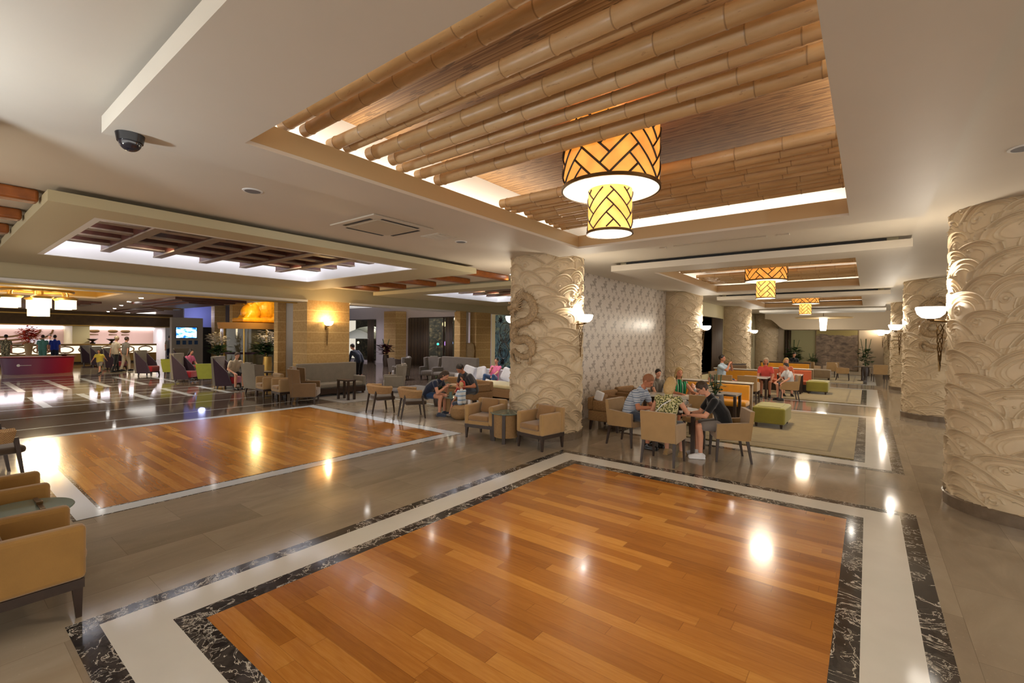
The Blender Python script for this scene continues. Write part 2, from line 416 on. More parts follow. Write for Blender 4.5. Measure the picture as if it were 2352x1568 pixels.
# ---- ceilings
TR = [(-3.65, -.19, 1.48, 6.40), (-3.65, -.19, 9.7, 14.85), (-3.65, -.19, 18.25, 23.1)]
PN = [(-4.3, .48, .8, 6.9), (-4.33, .5, 9.0, 15.6), (-4.35, .51, 17.7, 23.9)]
G = .42
slab('ceiling', 'cream', -7, 9, -6, 36, 3.58, 3.66, [(a-G, b+G, c-G, d+G) for a, b, c, d in TR])
for (a, b, c, d), (pa, pb, pc, pd) in zip(TR, PN):
    slab('ceiling', 'cream', pa, pb, pc, pd, 3.4, 3.52, [(a, b, c, d)])
    slab('ceiling', 'olive', pa+.16, pb-.16, pc+.12, pd-.16, 3.52, 3.58, [(a-.09, b+.09, c-.09, d+.09)])
    slab('ceiling', 'coved', a-.08, b+.08, c-.08, d+.08, 3.43, 3.60, [(a+.002, b-.002, c+.002, d-.002)])
    # recess walls and matting above
    slab('ceiling', 'white', a-G-.05, b+G+.05, c-G-.05, d+G+.05, 3.585, 4.12, [(a-G, b+G, c-G, d+G)])
    sbox('ceiling', 'slats', a-G, b+G, c-G, d+G, 4.08, 4.14)
L = [(-11.9, -7.62, 1.42, 6.4), (-12.04, -7.75, 10.7, 14.55)]
LP = [(-14.0, -6.97, .86, 7.68), (-13.97, -7.2, 9.95, 16.6)]
slab('ceiling', 'cream', -14.6, -7, -6, 26, 3.58, 3.66, [(a-.085, b+.085, c-.085, d+.085) for a, b, c, d in L])
for (a, b, c, d), (pa, pb, pc, pd) in zip(L, LP):
    slab('ceiling', 'olive', pa, pb, pc, pd, 3.4, 3.52, [(a-.082, b+.082, c-.082, d+.082)])
    slab('ceiling', 'olive', pa+.2, pb-.28, pc+.15, pd-.5, 3.52, 3.58, [(a-.09, b+.09, c-.09, d+.09)])
    slab('ceiling', 'white', a-.08, b+.08, c-.08, d+.08, 3.4, 3.98, [(a, b, c, d)])
    sbox('ceiling', 'plank_red', a-.08, b+.08, c-.08, d+.08, 3.98, 4.04)
# header beam between hall and lobby, with a pale lip
sbox('wall_west', 'olive', -15.1, -14.5, -6, 20.3, 3.12, 3.66)
trim('white', -15.14, -14.46, -6, 7.8, 3.06, 3.12); trim('white', -15.14, -14.46, 9.35, 14.6, 3.06, 3.12)
trim('gold', -15.2, -15.14, -6, 7.8, 3.02, 3.2)
# sandstone pillars on the header line
def pillar(x0, x1, y0, y1, z1, label):
    t = thing('pillar', label, 'pillar', ((x0+x1)/2, (y0+y1)/2, 0)); hx, hy = (x1-x0)/2, (y1-y0)/2
    MB().box(-hx, hx, -hy, hy, .12, z1).build('shaft', MAT['stone'], t)
    MB().box(-hx-.02, hx+.02, -hy-.02, hy+.02, 0, .12).build('base', MAT['base'], t)
    return t
pillar(-15.42, -14.5, 7.8, 9.35, 3.12, 'broad sandstone block pillar carrying the lit wall lamp')
pillar(-16.9, -16.62, 7.86, 8.15, 3.3, 'sandstone pillar just behind and left of the wall lamp pillar')
pillar(-14.88, -14.52, 14.95, 15.35, 3.12, 'sandstone block pillar right of the tall night window')
pillar(-14.88, -14.5, 16.0, 17.05, 3.12, 'sandstone block pillar left of the blue art panel')
pillar(-26.0, -24.75, 19.4, 20.28, 3.6, 'smooth orange stone pillar between the two night windows')
sbox('wall_behind', 'white', -15.2, -15.0, 15.32, 16.0, 0, 3.12); sbox('wall_behind', 'white', -16.9, -16.7, 8.2, 8.75, 0, 3.3)
# north wall with two windows
NW = 20.3
MAT['lilac'] = plain('lilac_white_paint', '#bdb4b8', .55)
def xwall(name, m, x0, x1, y, z0, z1, holes, t=.2):
    xs = sorted({x0, x1, *[h[0] for h in holes], *[h[1] for h in holes]}); b = MB()
    for a, c in zip(xs, xs[1:]):
        hh = [h for h in holes if h[0] < (a+c)/2 < h[1]]
        if hh: h = hh[0]; (h[2] > z0+.01) and b.box(a, c, y, y+t, z0, h[2]); b.box(a, c, y, y+t, h[3], z1)
        else: b.box(a, c, y, y+t, z0, z1)
    return struct(b.build(name, MAT[m]))
xwall('wall_north', 'lilac', -33, -17.2, NW, 0, 4.0, [(-31.9, -28.1, .15, 3.14), (-24.47, -20.15, .15, 3.19)])
sbox('wall_north', 'creamy', -17.2, -6.1, NW, NW+.2, 0, 4.0)
night = Mt('night_pane', .05, spec=.6)
_x, _y, _z = night.xyz('World')
_n = night.noise(night.comb(_x*.6, _y*.2, _z*.9), 2.2, 6, .6, 1.0)
night.col('#9a9890'); night.b.inputs['Transmission Weight'].default_value = 1.0; night.b.inputs['IOR'].default_value = 1.02
MAT['night'] = night.m
_g = Mt('night_garden', .9); _x, _y, _z = _g.xyz('World'); _n = _g.noise(_g.comb(_x*.8, 0.0, _z*1.6), 2.6, 7, .7, .2)
_g.col(_g.ramp(_n, [(.35, '#14120f'), (.52, '#2c2a20'), (.64, '#6e6248'), (.8, '#2e3a20')])); MAT['garden'] = _g.m
def window(n, x0, x1, z0, z1, mull=()):
    fr = MB(); y0, y1 = NW+.02, NW+.1; w_ = .06
    fr.box(x0, x1, y0, y1, z0, z0+w_); fr.box(x0, x1, y0, y1, z1-w_, z1); fr.box(x0, x0+w_, y0, y1, z0, z1); fr.box(x1-w_, x1, y0, y1, z0, z1)
    for q in mull: fr.box(q-.03, q+.03, y0, y1, z0, z1)
    f = struct(fr.build('window_%d' % n, MAT['dark']))
    p = MB().box(x0, x1, y1, y1+.02, z0, z1).build('pane', MAT['night'], f)
window(1, -31.9, -28.1, .15, 3.14); window(2, -24.47, -20.15, .15, 3.19, (-21.2,))
# scenery outside the glass, in a dark box added to block the world light
sbox('wall_night_backdrop', 'garden', -40, -6.05, 26.5, 26.7, -.1, 6); sbox('floor', plain('dark_paving', '#1a1814', .8), -40, -6.1, NW+.2, 26.5, -.12, -.02)
sbox('ceiling', 'garden', -40, -6.1, NW+.2, 26.7, 6, 6.1)  # lid added against the world light, the garden has no ceiling
sbox('wall_night_backdrop', plain('night_dark', '#06070c', .9), -7.4, -7.3, 16, 26.5, -.1, 6)
# curtains
MAT['curtain'] = m_slats('woven_brown_curtain', 0, .05, '#3a2c20', '#5c4a36', '#1a120c')
def curtain(x0, x1, y, z0, z1, lab, axis=0, m='curtain'):
    b = MB(); n = int((x1-x0)/.03); v0 = v1 = None; A = []
    for i in range(n+1):
        q = x0+(x1-x0)*i/n; d = .035*math.sin(q*42)
        p = (q, y+d) if axis == 0 else (y+d, q)
        A.append((b.bm.verts.new((*p, z0)), b.bm.verts.new((*p, z1))))
    for (a, c), (d, e) in zip(A, A[1:]): b.bm.faces.new((a, d, e, c))
    o = b.build('curtain', MAT[m], smooth=True); md = o.modifiers.new('s', 'SOLIDIFY'); md.thickness = .012
    return tag(o, lab, 'curtain')
curtain(-29.0, -28.15, NW-.12, .0, 3.1, 'brown woven curtain on the right of the left night window')
curtain(-24.4, -22.4, NW-.12, .0, 3.15, 'wide dark woven curtain on the left of the tall night window')
curtain(-20.9, -20.2, NW-.12, .0, 3.15, 'narrow dark curtain on the right of the tall night window')
# corridor west wall: papered stretch, window bay, olive stretch
sbox('wall_west', 'paper', -6.0, -5.5, 8.4, 16.3, 0, 3.58)
b = MB(); b.box(-6.0, -5.6, 16.3, 17.3, 0, 3.58); b.box(-6.0, -5.6, 17.3, 23.6, 2.98, 3.58); b.box(-6.0, -5.6, 17.3, 23.6, 0, .45); b.box(-6.0, -5.6, 23.6, 24.4, 0, 3.58)
struct(b.build('wall_west', MAT['creamy'])); sbox('wall_west', 'olive', -6.0, -5.65, 24.4, 33.5, 0, 3.58)
fr = MB(); fr.box(-5.72, -5.64, 17.3, 23.6, .45, .52); fr.box(-5.72, -5.64, 17.3, 17.38, .45, 2.98); fr.box(-5.72, -5.64, 23.52, 23.6, .45, 2.98); fr.box(-5.72, -5.64, 20.4, 20.47, .45, 2.98)
f = struct(fr.build('window_3', MAT['dark'])); MB().box(-5.76, -5.73, 17.3, 23.6, .45, 2.98).build('pane', MAT['night'], f)
curtain(21.6, 23.5, -5.5, .0, 2.95, 'brown curtain beside the second carved column on the left', 1)
# far end wall and the curved soffit
MAT['greenish'] = plain('pale_green_paint', '#a29b70', .6); MAT['endwall'] = plain('beige_end_wall_paint', '#bfae95', .6)
sbox('wall_north', 'endwall', -6.0, -4.2, 33.5, 33.7, 0, 3.58); sbox('wall_north', 'greenish', -4.2, -2.4, 33.5, 33.7, 0, 3.58); sbox('wall_north', 'endwall', -2.4, 6, 33.5, 33.7, 0, 3.58)
b = MB(); pf = [(5, 3.58), (-4.9, 3.58), (-4.9, 3.22), (-4.72, 3.2)] + [(-4.72+.9*(k/10), 3.2-.61*(.5-.5*math.cos(math.pi*k/10))) for k in range(1, 11)] + [(5, 2.59)]
A = [b.bm.verts.new((x, 31.0, z)) for x, z in pf]; B_ = [b.bm.verts.new((x, 33.5, z)) for x, z in pf]
b.bm.faces.new(A); b.bm.faces.new(B_[::-1])
for i in range(len(A)): j = (i+1) % len(A); b.bm.faces.new((A[i], A[j], B_[j], B_[i]))
struct(b.build('ceiling', MAT['endwall']))
sbox('ceiling', 'white', -4.3, .6, 25.6, 27.5, 3.34, 3.44)
# ---- lobby shell
MAT['brownp'] = plain('brown_frieze', '#5a4322', .6, noise=1, nscale=4, var=.2)
MAT['lobbyceil'] = plain('lobby_ceiling_paint', '#b3a392', .6)
slab('ceiling', 'lobbyceil', -46, -15.1, -14, 8.6, 3.3, 3.36, [(-24, -20, .8, 4.3)])
slab('ceiling', 'gold', -24.05, -19.95, .75, 4.35, 3.36, 4.3, [(-24, -20, .8, 4.3)]); sbox('ceiling', 'creamy', -24, -20, .8, 4.3, 4.3, 4.35)
slab('ceiling', 'white', -46, -15.1, 8.6, 26, 4.3, 4.36)
sbox('wall_lobby', 'lobbyceil', -46, -15.1, 8.6, 8.66, 3.3, 4.3)
sbox('wall_reception', plain('pink_beige_wall', '#c9a99a', .6), -43, -42.8, -14, 11.4, 0, 3.3)
sbox('wall_reception', 'brownp', -42.8, -40, -14, 11.4, 2.42, 3.05); trim('gold', -40, -39.95, -14, 11.4, 3.05, 3.12); trim('gold', -40, -39.93, -14, 11.4, 2.36, 2.42)
sbox('wall_reception', 'brownp', -42.8, -40, -14, 11.4, 3.12, 3.3)
sbox('wall_reception', 'creamy', -42.8, -40, 6.05, 6.88, 0, 2.36); sbox('wall_reception', 'white', -42.8, -40, 10.95, 11.4, 0, 2.36)
for a, c in ((-8, 6.0), (6.93, 10.9)):
    o = trim(glow('reception_cove_%d' % int(c), (.93, .9, 1), 2.2), -42.75, -42.6, a, c, 2.16, 2.34)
lamp('AREA', (-41.3, -1, 2.3), 160, (.95, .9, 1), 1, size_y=13); lamp('AREA', (-41.3, 8.9, 2.3), 60, (.95, .9, 1), 1, size_y=3.6)
MAT['tvwall'] = plain('tv_wall_paint', '#a39a8e', .6)
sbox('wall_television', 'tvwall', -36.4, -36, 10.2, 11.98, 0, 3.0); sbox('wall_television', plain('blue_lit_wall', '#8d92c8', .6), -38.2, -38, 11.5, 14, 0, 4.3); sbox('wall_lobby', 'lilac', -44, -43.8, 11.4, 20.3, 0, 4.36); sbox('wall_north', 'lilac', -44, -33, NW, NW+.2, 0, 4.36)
sbox('door_1', plain('dark_doorway', '#15151c', .4), -36.5, -36.35, 12.05, 12.6, 0, 2.4); sbox('wall_television', 'stone', -36.4, -35.8, 12.62, 13.3, 0, 4.3)
sbox('wall_entrance', 'stone', -27.2, -26.8, 10.3, 12.4, 0, 4.3)
# ================================================================ CARVED COLUMNS
def relief_h(U, V, seed, ncol=8, rh=.185):
    """height field of overlapping plaster waves; U in columns (periodic), V in metres"""
    rng = np.random.RandomState(seed); H = np.zeros_like(U); best = np.full(U.shape, 1e9)
    pitch = 4.71/ncol
    Uw = U + .10*np.sin(V*2.1+U*2*np.pi*2/ncol); Vw = V + .06*np.sin(U*2*np.pi*3/ncol+V*1.3)
    g = lambda t, c, w_: np.exp(-((t-c)/w_)**2)
    for j in range(-2, int(3.7/rh)+2):
        for i in range(ncol):
            cx = (i+.5*(j % 2)+rng.uniform(-.2, .2)) % ncol; cz = j*rh+rng.uniform(-.04, .04)
            rx = rng.uniform(.30, .40); rz = rng.uniform(.20, .29); lean = rng.uniform(-.3, .3)
            du = ((Uw-cx+ncol/2) % ncol-ncol/2)*pitch; dv = Vw-cz
            du = du-lean*np.maximum(dv, 0)
            ogee = 1-.18*np.exp(-((np.abs(du)/rx-1)/.35)**2)*(dv < .08)
            t = np.sqrt((du/rx)**2+(dv/rz)**2)*ogee
            ins = (t < 1) & (cz < best) & (dv > -.09)
            tt = t[ins]; h = .35*(1-tt)+1.0*g(tt, .945, .038)-.45*g(tt, .86, .03)+.5*g(tt, .76, .028)-.3*g(tt, .70, .025)+.42*g(tt, .56, .028)-.25*g(tt, .5, .025)
            sgn = rng.choice([-1, 1])
            if rng.rand() < .8:                                         # curled crest with a bead
                bx, bz, br = sgn*rng.uniform(.03, .12), rng.uniform(.0, .07), rng.uniform(.016, .028)
                dx, dz = du[ins]-bx, dv[ins]-bz; d = np.sqrt(dx**2+dz**2); an = np.arctan2(dz, sgn*dx)
                h = h+1.1*np.clip(1-(d/br)**2, 0, 1)**.5; sp = br*(1.7+.28*(an+np.pi)); h = h+.6*np.exp(-((d-sp)/.007)**2)*(tt < .55)
            if rng.rand() < .35:
                for q in range(2):
                    bx, bz, br = rng.uniform(-.1, .1), rng.uniform(.02, .12), rng.uniform(.012, .022)
                    d = np.sqrt((du[ins]-bx)**2+(dv[ins]-bz)**2); h = h+.9*np.clip(1-(d/br)**2, 0, 1)**.5
            H[ins] = h; best[ins] = cz
    return H
def column_mesh(name, seed, nu, nv, z0=.14, z1=3.58, R=.72, amp=.036):
    u = np.arange(nu)/nu; v = np.linspace(z0, z1, nv)
    U, V = np.meshgrid(u, v); H = relief_h(U*8, V, seed)
    rr = R+amp*H; th = U*2*np.pi
    co = np.stack([rr*np.cos(th), rr*np.sin(th), V], -1).reshape(-1, 3)
    i = np.arange(nu); j = np.arange(nv-1)[:, None]
    f = np.stack([j*nu+i, j*nu+(i+1) % nu, (j+1)*nu+(i+1) % nu, (j+1)*nu+i], -1).reshape(-1, 4)
    me = bpy.data.meshes.new(name); me.vertices.add(len(co)); me.vertices.foreach_set('co', co.ravel())
    me.loops.add(f.size); me.loops.foreach_set('vertex_index', f.ravel().astype(np.int32))
    me.polygons.add(len(f)); me.polygons.foreach_set('loop_start', np.arange(0, f.size, 4, dtype=np.int32))
    me.polygons.foreach_set('use_smooth', np.ones(len(f), dtype=bool))
    me.update(calc_edges=True); me.materials.append(MAT['relief']); return me
def dragon(parent, th0, zc, sgn=1, R=.765):
    b = MB(); P = lambda s, h, o=0: Vector(((R+o)*math.cos(th0+s/R), (R+o)*math.sin(th0+s/R), zc+h))
    key = [(-.16, .50), (-.05, .62), (.10, .62), (.22, .48), (.24, .30), (.12, .16), (-.06, .12), (-.22, .04), (-.26, -.12), (-.14, -.22), (.06, -.20), (.2, -.28), (.22, -.44), (.08, -.54), (-.12, -.5), (-.26, -.42), (-.32, -.52), (-.22, -.64), (-.02, -.66)]
    key = [(sgn*s, h) for s, h in key]; pts = []; rad = []
    n = len(key)
    for k in range(n-1):
        p0, p1, p2, p3 = [key[min(max(q, 0), n-1)] for q in (k-1, k, k+1, k+2)]
        for t in range(6):
            t /= 6; f = lambda a, b_, c, d: .5*(2*b_+(c-a)*t+(2*a-5*b_+4*c-d)*t*t+(3*b_-a-3*c+d)*t**3)
            pts.append((f(p0[0], p1[0], p2[0], p3[0]), f(p0[1], p1[1], p2[1], p3[1])))
            e = (k+t)/(n-1); rad.append((.068+.02*math.sin(min(e*3.2, 3.1)))*(1-.75*max(0, e-.55)/.45)+.004*math.sin((k+t)*9))
    b.tube([P(s, h) for s, h in pts], rad, 10)
    for k in range(3, len(pts)-3):                                   # dorsal spikes and scale rings
        s, h = pts[k]; s2, h2 = pts[k+1]; d = Vector((s2-s, h2-h)).normalized(); nx, nz = -d.y*sgn, d.x*sgn
        k % 2 and b.cap(P(s+nx*rad[k]*.7, h+nz*rad[k]*.7), .016, P(s+nx*rad[k]*1.5, h+nz*rad[k]*1.5, .012), .004, 6)
        b.tube([P(s-nx*rad[k]*.7, h-nz*rad[k]*.7, rad[k]*.75), P(s, h, rad[k]*1.0), P(s+nx*rad[k]*.7, h+nz*rad[k]*.7, rad[k]*.75)], .006, 5)
    hx = sgn*-.17; b.ell(P(hx, .47, .03), (.10, .10, .10)); b.cap(P(hx-sgn*.04, .44, .05), .065, P(hx-sgn*.19, .40, .06), .04); b.cap(P(hx-sgn*.02, .38, .03), .045, P(hx-sgn*.16, .31, .05), .025); b.ell(P(hx-sgn*.2, .43, .07), (.03, .03, .03))
    for a in (-1, 1): b.ell(P(hx-sgn*.05+a*.035, .51, .12), (.024, .024, .024))
    for q in range(9): b.tube([P(hx+sgn*.03, .42+.014*q, .06), P(hx+sgn*(.11+.01*q), .34+.05*q, .05), P(hx+sgn*(.2), .36+.055*q, .03)], [.02, .015, .003], 5)
    for q in range(4): b.tube([P(hx-sgn*.06, .36-.01*q, .05), P(hx-sgn*(.04+.03*q), .28-.02*q, .04), P(hx-sgn*(.0+.05*q), .22, .02)], [.014, .01, .002], 5)
    for a in (-.03, .03): b.tube([P(hx+sgn*.0, .54+a, .06), P(hx+sgn*.07, .66+a, .08), P(hx+sgn*.18, .72+a*2, .05)], [.02, .016, .004], 6)
    for (s, h, dx, dz) in ((.24, .2, .12, -.03), (.16, -.42, .03, -.2), (-.2, -.02, -.12, .07)):
        s *= sgn; dx *= sgn; e = (s+dx, h+dz); b.cap(P(s, h), .035, P(*e, .01), .022)
        for q in range(5):
            a = math.atan2(dz, dx)+(q-2)*.55; b.tube([P(*e, .02), P(e[0]+.055*math.cos(a), e[1]+.055*math.sin(a), .045), P(e[0]+.09*math.cos(a), e[1]+.09*math.sin(a), .01)], [.013, .011, .002], 5)
    return b.build('dragon_relief', MAT['dragon'], parent, smooth=True)
hi1 = column_mesh('relief', 3, 540, 640); hi2 = column_mesh('relief', 8, 640, 760); lo = column_mesh('relief', 5, 300, 330)
def column(x, y, me, label, rot=0, dr=None):
    t = thing('carved_column', label, 'column', (x, y, 0), rot, 'wave-carved round columns')
    o = bpy.data.objects.new('wave_relief', me); C.objects.link(o); o.parent = t
    MB().lathe([(.76, 0), (.765, .13), (.75, .14)], 64).build('base_ring', MAT['base'], t)
    if dr: dragon(t, *dr)
    return t
column(-5.25, 7.95, hi1, 'round plaster column carved with waves and a coiled dragon, centre of the hall behind two tan armchairs', 0, (R_(-94), 2.15, 1))
column(1.53, 7.95, hi2, 'large round wave-carved plaster column cut by the right edge, nearest to the viewer', 0, (R_(-62), 2.45, -1, .77))
column(-5.25, -.75, lo, 'round wave-carved column standing just outside the left edge', 40)
for k, (x, y, r_) in enumerate(((-5.25, 16.4, 30), (-5.25, 24.8, 80), (-5.2, 33.0, 10), (1.47, 16.2, 0), (1.47, 24.8, 120), (1.44, 33.0, 200))):
    lab = ('%s round wave-carved column on the left side of the corridor' if x < 0 else '%s round wave-carved column on the right side of the corridor')
    column(x, y, lo, lab % (('second', 'third', 'fourth')[k % 3]), r_, (R_(-100-r_), 2.4, 1) if k in (3,) else None)
# ---- wall lamps on the columns
def sconce_proto(name, bowl):
    t = thing(name, '', 'wall lamp', (0, 0, 0))                        # mounts at origin, sticks out along -Y
    b = MB(); prof = [(.03, -.13), (.09, -.115), (.135, -.07), (.155, 0), (.15, .02), (.143, .02), (.125, -.06), (.08, -.1), (.0, -.115)]
    b.lathe(prof, 28, 0, -.17, cap=False); b.build('glass_bowl', MAT[bowl], t, smooth=True)
    b = MB(); b.lathe([(.001, -.15), (.035, -.15), (.04, -.125), (.001, -.12)], 16, 0, -.17, cap=False); b.cap((0, -.17, -.15), .014, (0, 0, -.17), .014, 8); b.box(-.04, .04, -.02, .03, -.26, -.1, .008)
    b.build('bracket', MAT['brass'], t)
    b = MB()
    for q in range(4):
        a = q*math.pi/2; pts = [(.045*(1-k/9)*math.cos(a+k*1.1), -.08+.04*(1-k/9)*math.sin(a+k*1.1), -.2-.075*k) for k in range(9)]; b.tube(pts, .006, 5)
    b.build('twisted_rods', MAT['brass'], t, smooth=True); return t
sp = sconce_proto('wall_lamp', 'bowl')
SC = [(-4.53, 7.95, 90, 'white bowl wall lamp on the right of the dragon column'), (-5.97, 7.95, -90, 'white bowl wall lamp on the left of the dragon column'),
      (.8, 7.95, -90, 'large white bowl wall lamp on the nearest right column'), (-4.53, -.75, 90, 'white bowl wall lamp on the column outside the left edge'), (-5.97, -.75, -90, 'white bowl wall lamp on the far side of the column outside the left edge'),
      (-4.53, 16.4, 90, 'white bowl wall lamp on the second left column past the flowered wall'), (-4.53, 24.8, 90, 'white bowl wall lamp on the third left column'),
      (.75, 16.2, -90, 'white bowl wall lamp on the second right column'), (.75, 24.8, -90, 'white bowl wall lamp on the third right column'), (.72, 33.0, -90, 'white bowl wall lamp on the fourth right column at the far end')]
for k, (x, y, a, lab) in enumerate(SC):
    o = sp if k == 0 else dup(sp, (x, y, 2.42), a)
    o.location = (x, y, 2.42); o.rotation_euler = (0, 0, R_(a)); o['label'] = lab; o['group'] = 'bowl wall lamps on the columns'
    s = math.copysign(.2, a)
    lamp('POINT', (x+s, y, 2.47), 85 if (k == 3) else 26, (.78, .89, 1) if k == 3 else (1, .9, .74), .05, name='sconce_light')
sw = sconce_proto('wall_lamp', 'bowlw'); sw.location = (-14.5, 8.46, 2.42); sw.rotation_euler = (0, 0, R_(90)); sw['label'] = 'glowing amber bowl wall lamp on the broad sandstone pillar'
lamp('POINT', (-14.28, 8.46, 2.47), 40, (1, .66, .3), .06, name='sconce_light')

# ================================================================ BAMBOO TRAYS
def pole_mesh(seed, L, r0):
    rng = random.Random(seed); b = MB(); prof = []
    k = -6
    while k*.37 < L/2+.4:
        x = k*.37-.185
        for dx, f in ((0, 1.06), (.012, .975), (.1, .985), (.27, .985), (.358, .975)): prof.append((x+dx+.0, r0*f))
        k += 1
    prof = [p for p in prof if -L/2 <= p[0] <= L/2]; bow = rng.uniform(-.02, .02)
    b.tube([(x, bow*math.cos(math.pi*x/L), 0) for x, r_ in prof], [r_ for x, r_ in prof], 18); return b.build('bamboo_pole', MAT['bamboo'], smooth=True)
G1 = [.3, .47, .74, .86, 1.08, 1.29, 1.49, 1.71, 1.93]; G2 = [3.0, 3.16, 3.33, 3.5, 3.66, 3.82, 3.98, 4.14, 4.3, 4.45]
protos = [pole_mesh(s, 3.86, r) for s, r in ((1, .056), (2, .05), (3, .054), (4, .046), (5, .06))]
cnt = 0
for ti, (a, b_, c, d) in enumerate(TR):
    for k, g in enumerate(G1+G2):
        if ti == 2 and k % 2: continue
        y = c+g*(d-c)/4.92; z = 3.665 if k < 9 else 3.66
        src = protos[(k*3+ti) % 5]
        if cnt < 5 and ti == 0: o = protos[cnt]
        else: o = src.copy(); C.objects.link(o)
        cnt += 1
        o.location = ((a+b_)/2+random.uniform(-.08, .08), y, z); o.rotation_euler = (random.uniform(0, 6.28), random.uniform(-.003, .003), random.uniform(-.006, .006))
        nm = ['nearest ceiling tray', 'second ceiling tray down the corridor', 'third ceiling tray far down the corridor'][ti]
        w2 = '%s bamboo pole from the near edge of the %s' % (ORD[k], nm) if k < 9 else '%s bamboo pole behind the hanging lamp in the %s' % (ORD[k-9], nm)
        tag(o, w2, 'bamboo pole', 'bamboo poles in the %s' % nm)
for ti, (a, b_, c, d) in enumerate(TR):
    # cove lamps on the ledge behind the lip, shining up on the matting
    e = [1, .8, .7][ti]
    for (x, y, sx, sy) in ((a-.25, (c+d)/2, .1, d-c), (b_+.25, (c+d)/2, .1, d-c), ((a+b_)/2, d+.25, b_-a, .1), ((a+b_)/2, c-.25, b_-a, .1)):
        trim('cove', x-sx/2*.3, x+sx/2*.3, y-sy/2, y+sy/2, 3.60, 3.615) if sx < sy else trim('cove', x-sx/2, x+sx/2, y-sy/2*.3, y+sy/2*.3, 3.60, 3.615)
        lamp('AREA', (x, y, 3.64), 13*e*max(sx, sy)/4.9, (1, .88, .72), sx, rot=(math.pi, 0, 0), size_y=sy, name='cove_light')
for (pa, pb, pc, pd) in PN: trim('black', pa+.3, pb-.3, pc+.09, pc+.12, 3.535, 3.575)  # black strips stand in for the shadow gap above each panel
# ---- two-tier drum pendants
def herring(n=3, w=.1, vr=(0, 1), ur=2.0):
    segs = set(); c = math.cos(math.pi/4)
    for i in range(-60, 60):
        for j in range(-60, 60):
            k = (i-j) % (2*n)
            # herringbone grid lines on unit cells: horizontal bricks and vertical bricks of length n
            hz = k < n
            def seg(p, q): segs.add((p, q))
            if hz:
                seg((i, j), (i+1, j)); seg((i, j+1), (i+1, j+1))
                if k == 0: seg((i, j), (i, j+1))
                if k == n-1: seg((i+1, j), (i+1, j+1))
            else:
                seg((i, j), (i, j+1)); seg((i+1, j), (i+1, j+1))
                if k == n: seg((i, j+1), (i+1, j+1))
                if k == 2*n-1: seg((i, j), (i+1, j))
    out = []
    for (p, q) in segs:
        f = lambda s: ((s[0]-s[1])*c*w, (s[0]+s[1])*c*w)
        A, B = f(p), f(q)
        if min(A[1], B[1]) < vr[0]-w*.75 or max(A[1], B[1]) > vr[1]+w*.75 or min(A[0], B[0]) < -ur or max(A[0], B[0]) > ur: continue
        out.append((A, B))
    return out
def lattice(b, R, z0, z1, w, wd):
    for (A, B) in herring(3, w, (0, z1-z0), math.pi*R):
        P = []
        for t in range(5):
            u = A[0]+(B[0]-A[0])*t/4; v = A[1]+(B[1]-A[1])*t/4
            if 0 <= v <= z1-z0: P.append((R*math.cos(u/R), R*math.sin(u/R), z0+v))
        if len(P) > 1: b.tube(P, wd, 4)
def pendant_proto():
    t = thing('pendant_lamp', '', 'lamp')
    MB().lathe([(.435, .42), (.435, .97)], 64, cap=False).build('upper_shade', MAT['shade'], t, smooth=True)
    b = MB(); lattice(b, .439, .43, .96, .118, .0095); b.build('upper_lattice', MAT['dark'], t)
    b = MB(); b.lathe([(.437, .40), (.452, .40), (.452, .43), (.437, .43), (.437, .40)], 64, cap=False)
    b.build('upper_rim', MAT['brass'], t)
    b = MB(); b.lathe([(.20, .405), (.437, .405), (.437, .412), (.2, .412)], 64, cap=False); b.build('upper_diffuser', MAT['diff'], t)
    MB().lathe([(.20, .02), (.20, .41)], 48, cap=False).build('lower_shade', MAT['shade2'], t, smooth=True)
    b = MB(); lattice(b, .2035, .03, .4, .092, .007); b.build('lower_lattice', MAT['dark'], t)
    b = MB(); b.lathe([(.202, 0), (.215, 0), (.215, .022), (.202, .022), (.202, 0)], 48, cap=False); b.build('lower_rim', MAT['brass'], t)
    b = MB(); b.lathe([(.001, .004), (.203, .004), (.203, .012), (.001, .012)], 48, cap=False); b.build('lower_diffuser', glow('white_diffuser', (1, .9, .72), 2.2), t)
    b = MB(); b.cap((0, 0, .97), .03, (0, 0, 1.12), .03); b.box(-.43, .43, -.01, .01, .95, .965); b.build('ceiling_stem', MAT['brass'], t)
    return t
pp = pendant_proto()
for k, (x, y, lab) in enumerate(((-1.92, 3.95, 'nearest two-tier drum pendant with amber shade and dark fretwork under the bamboo ceiling'), (-1.92, 12.2, 'second two-tier amber drum pendant down the corridor'), (-1.9, 20.6, 'third and farthest two-tier amber drum pendant in the corridor'))):
    o = pp if k == 0 else dup(pp, (x, y, 2.96)); o.location = (x, y, 2.96); o['label'] = lab; o['group'] = 'two-tier drum pendants'
    lamp('AREA', (x, y, 2.955), 26 if k == 0 else 34, (1, .84, .62), .38, name='pendant_light')
    lamp('POINT', (x, y, 4.02), 4, (1, .62, .25), .1, name='pendant_top_light')
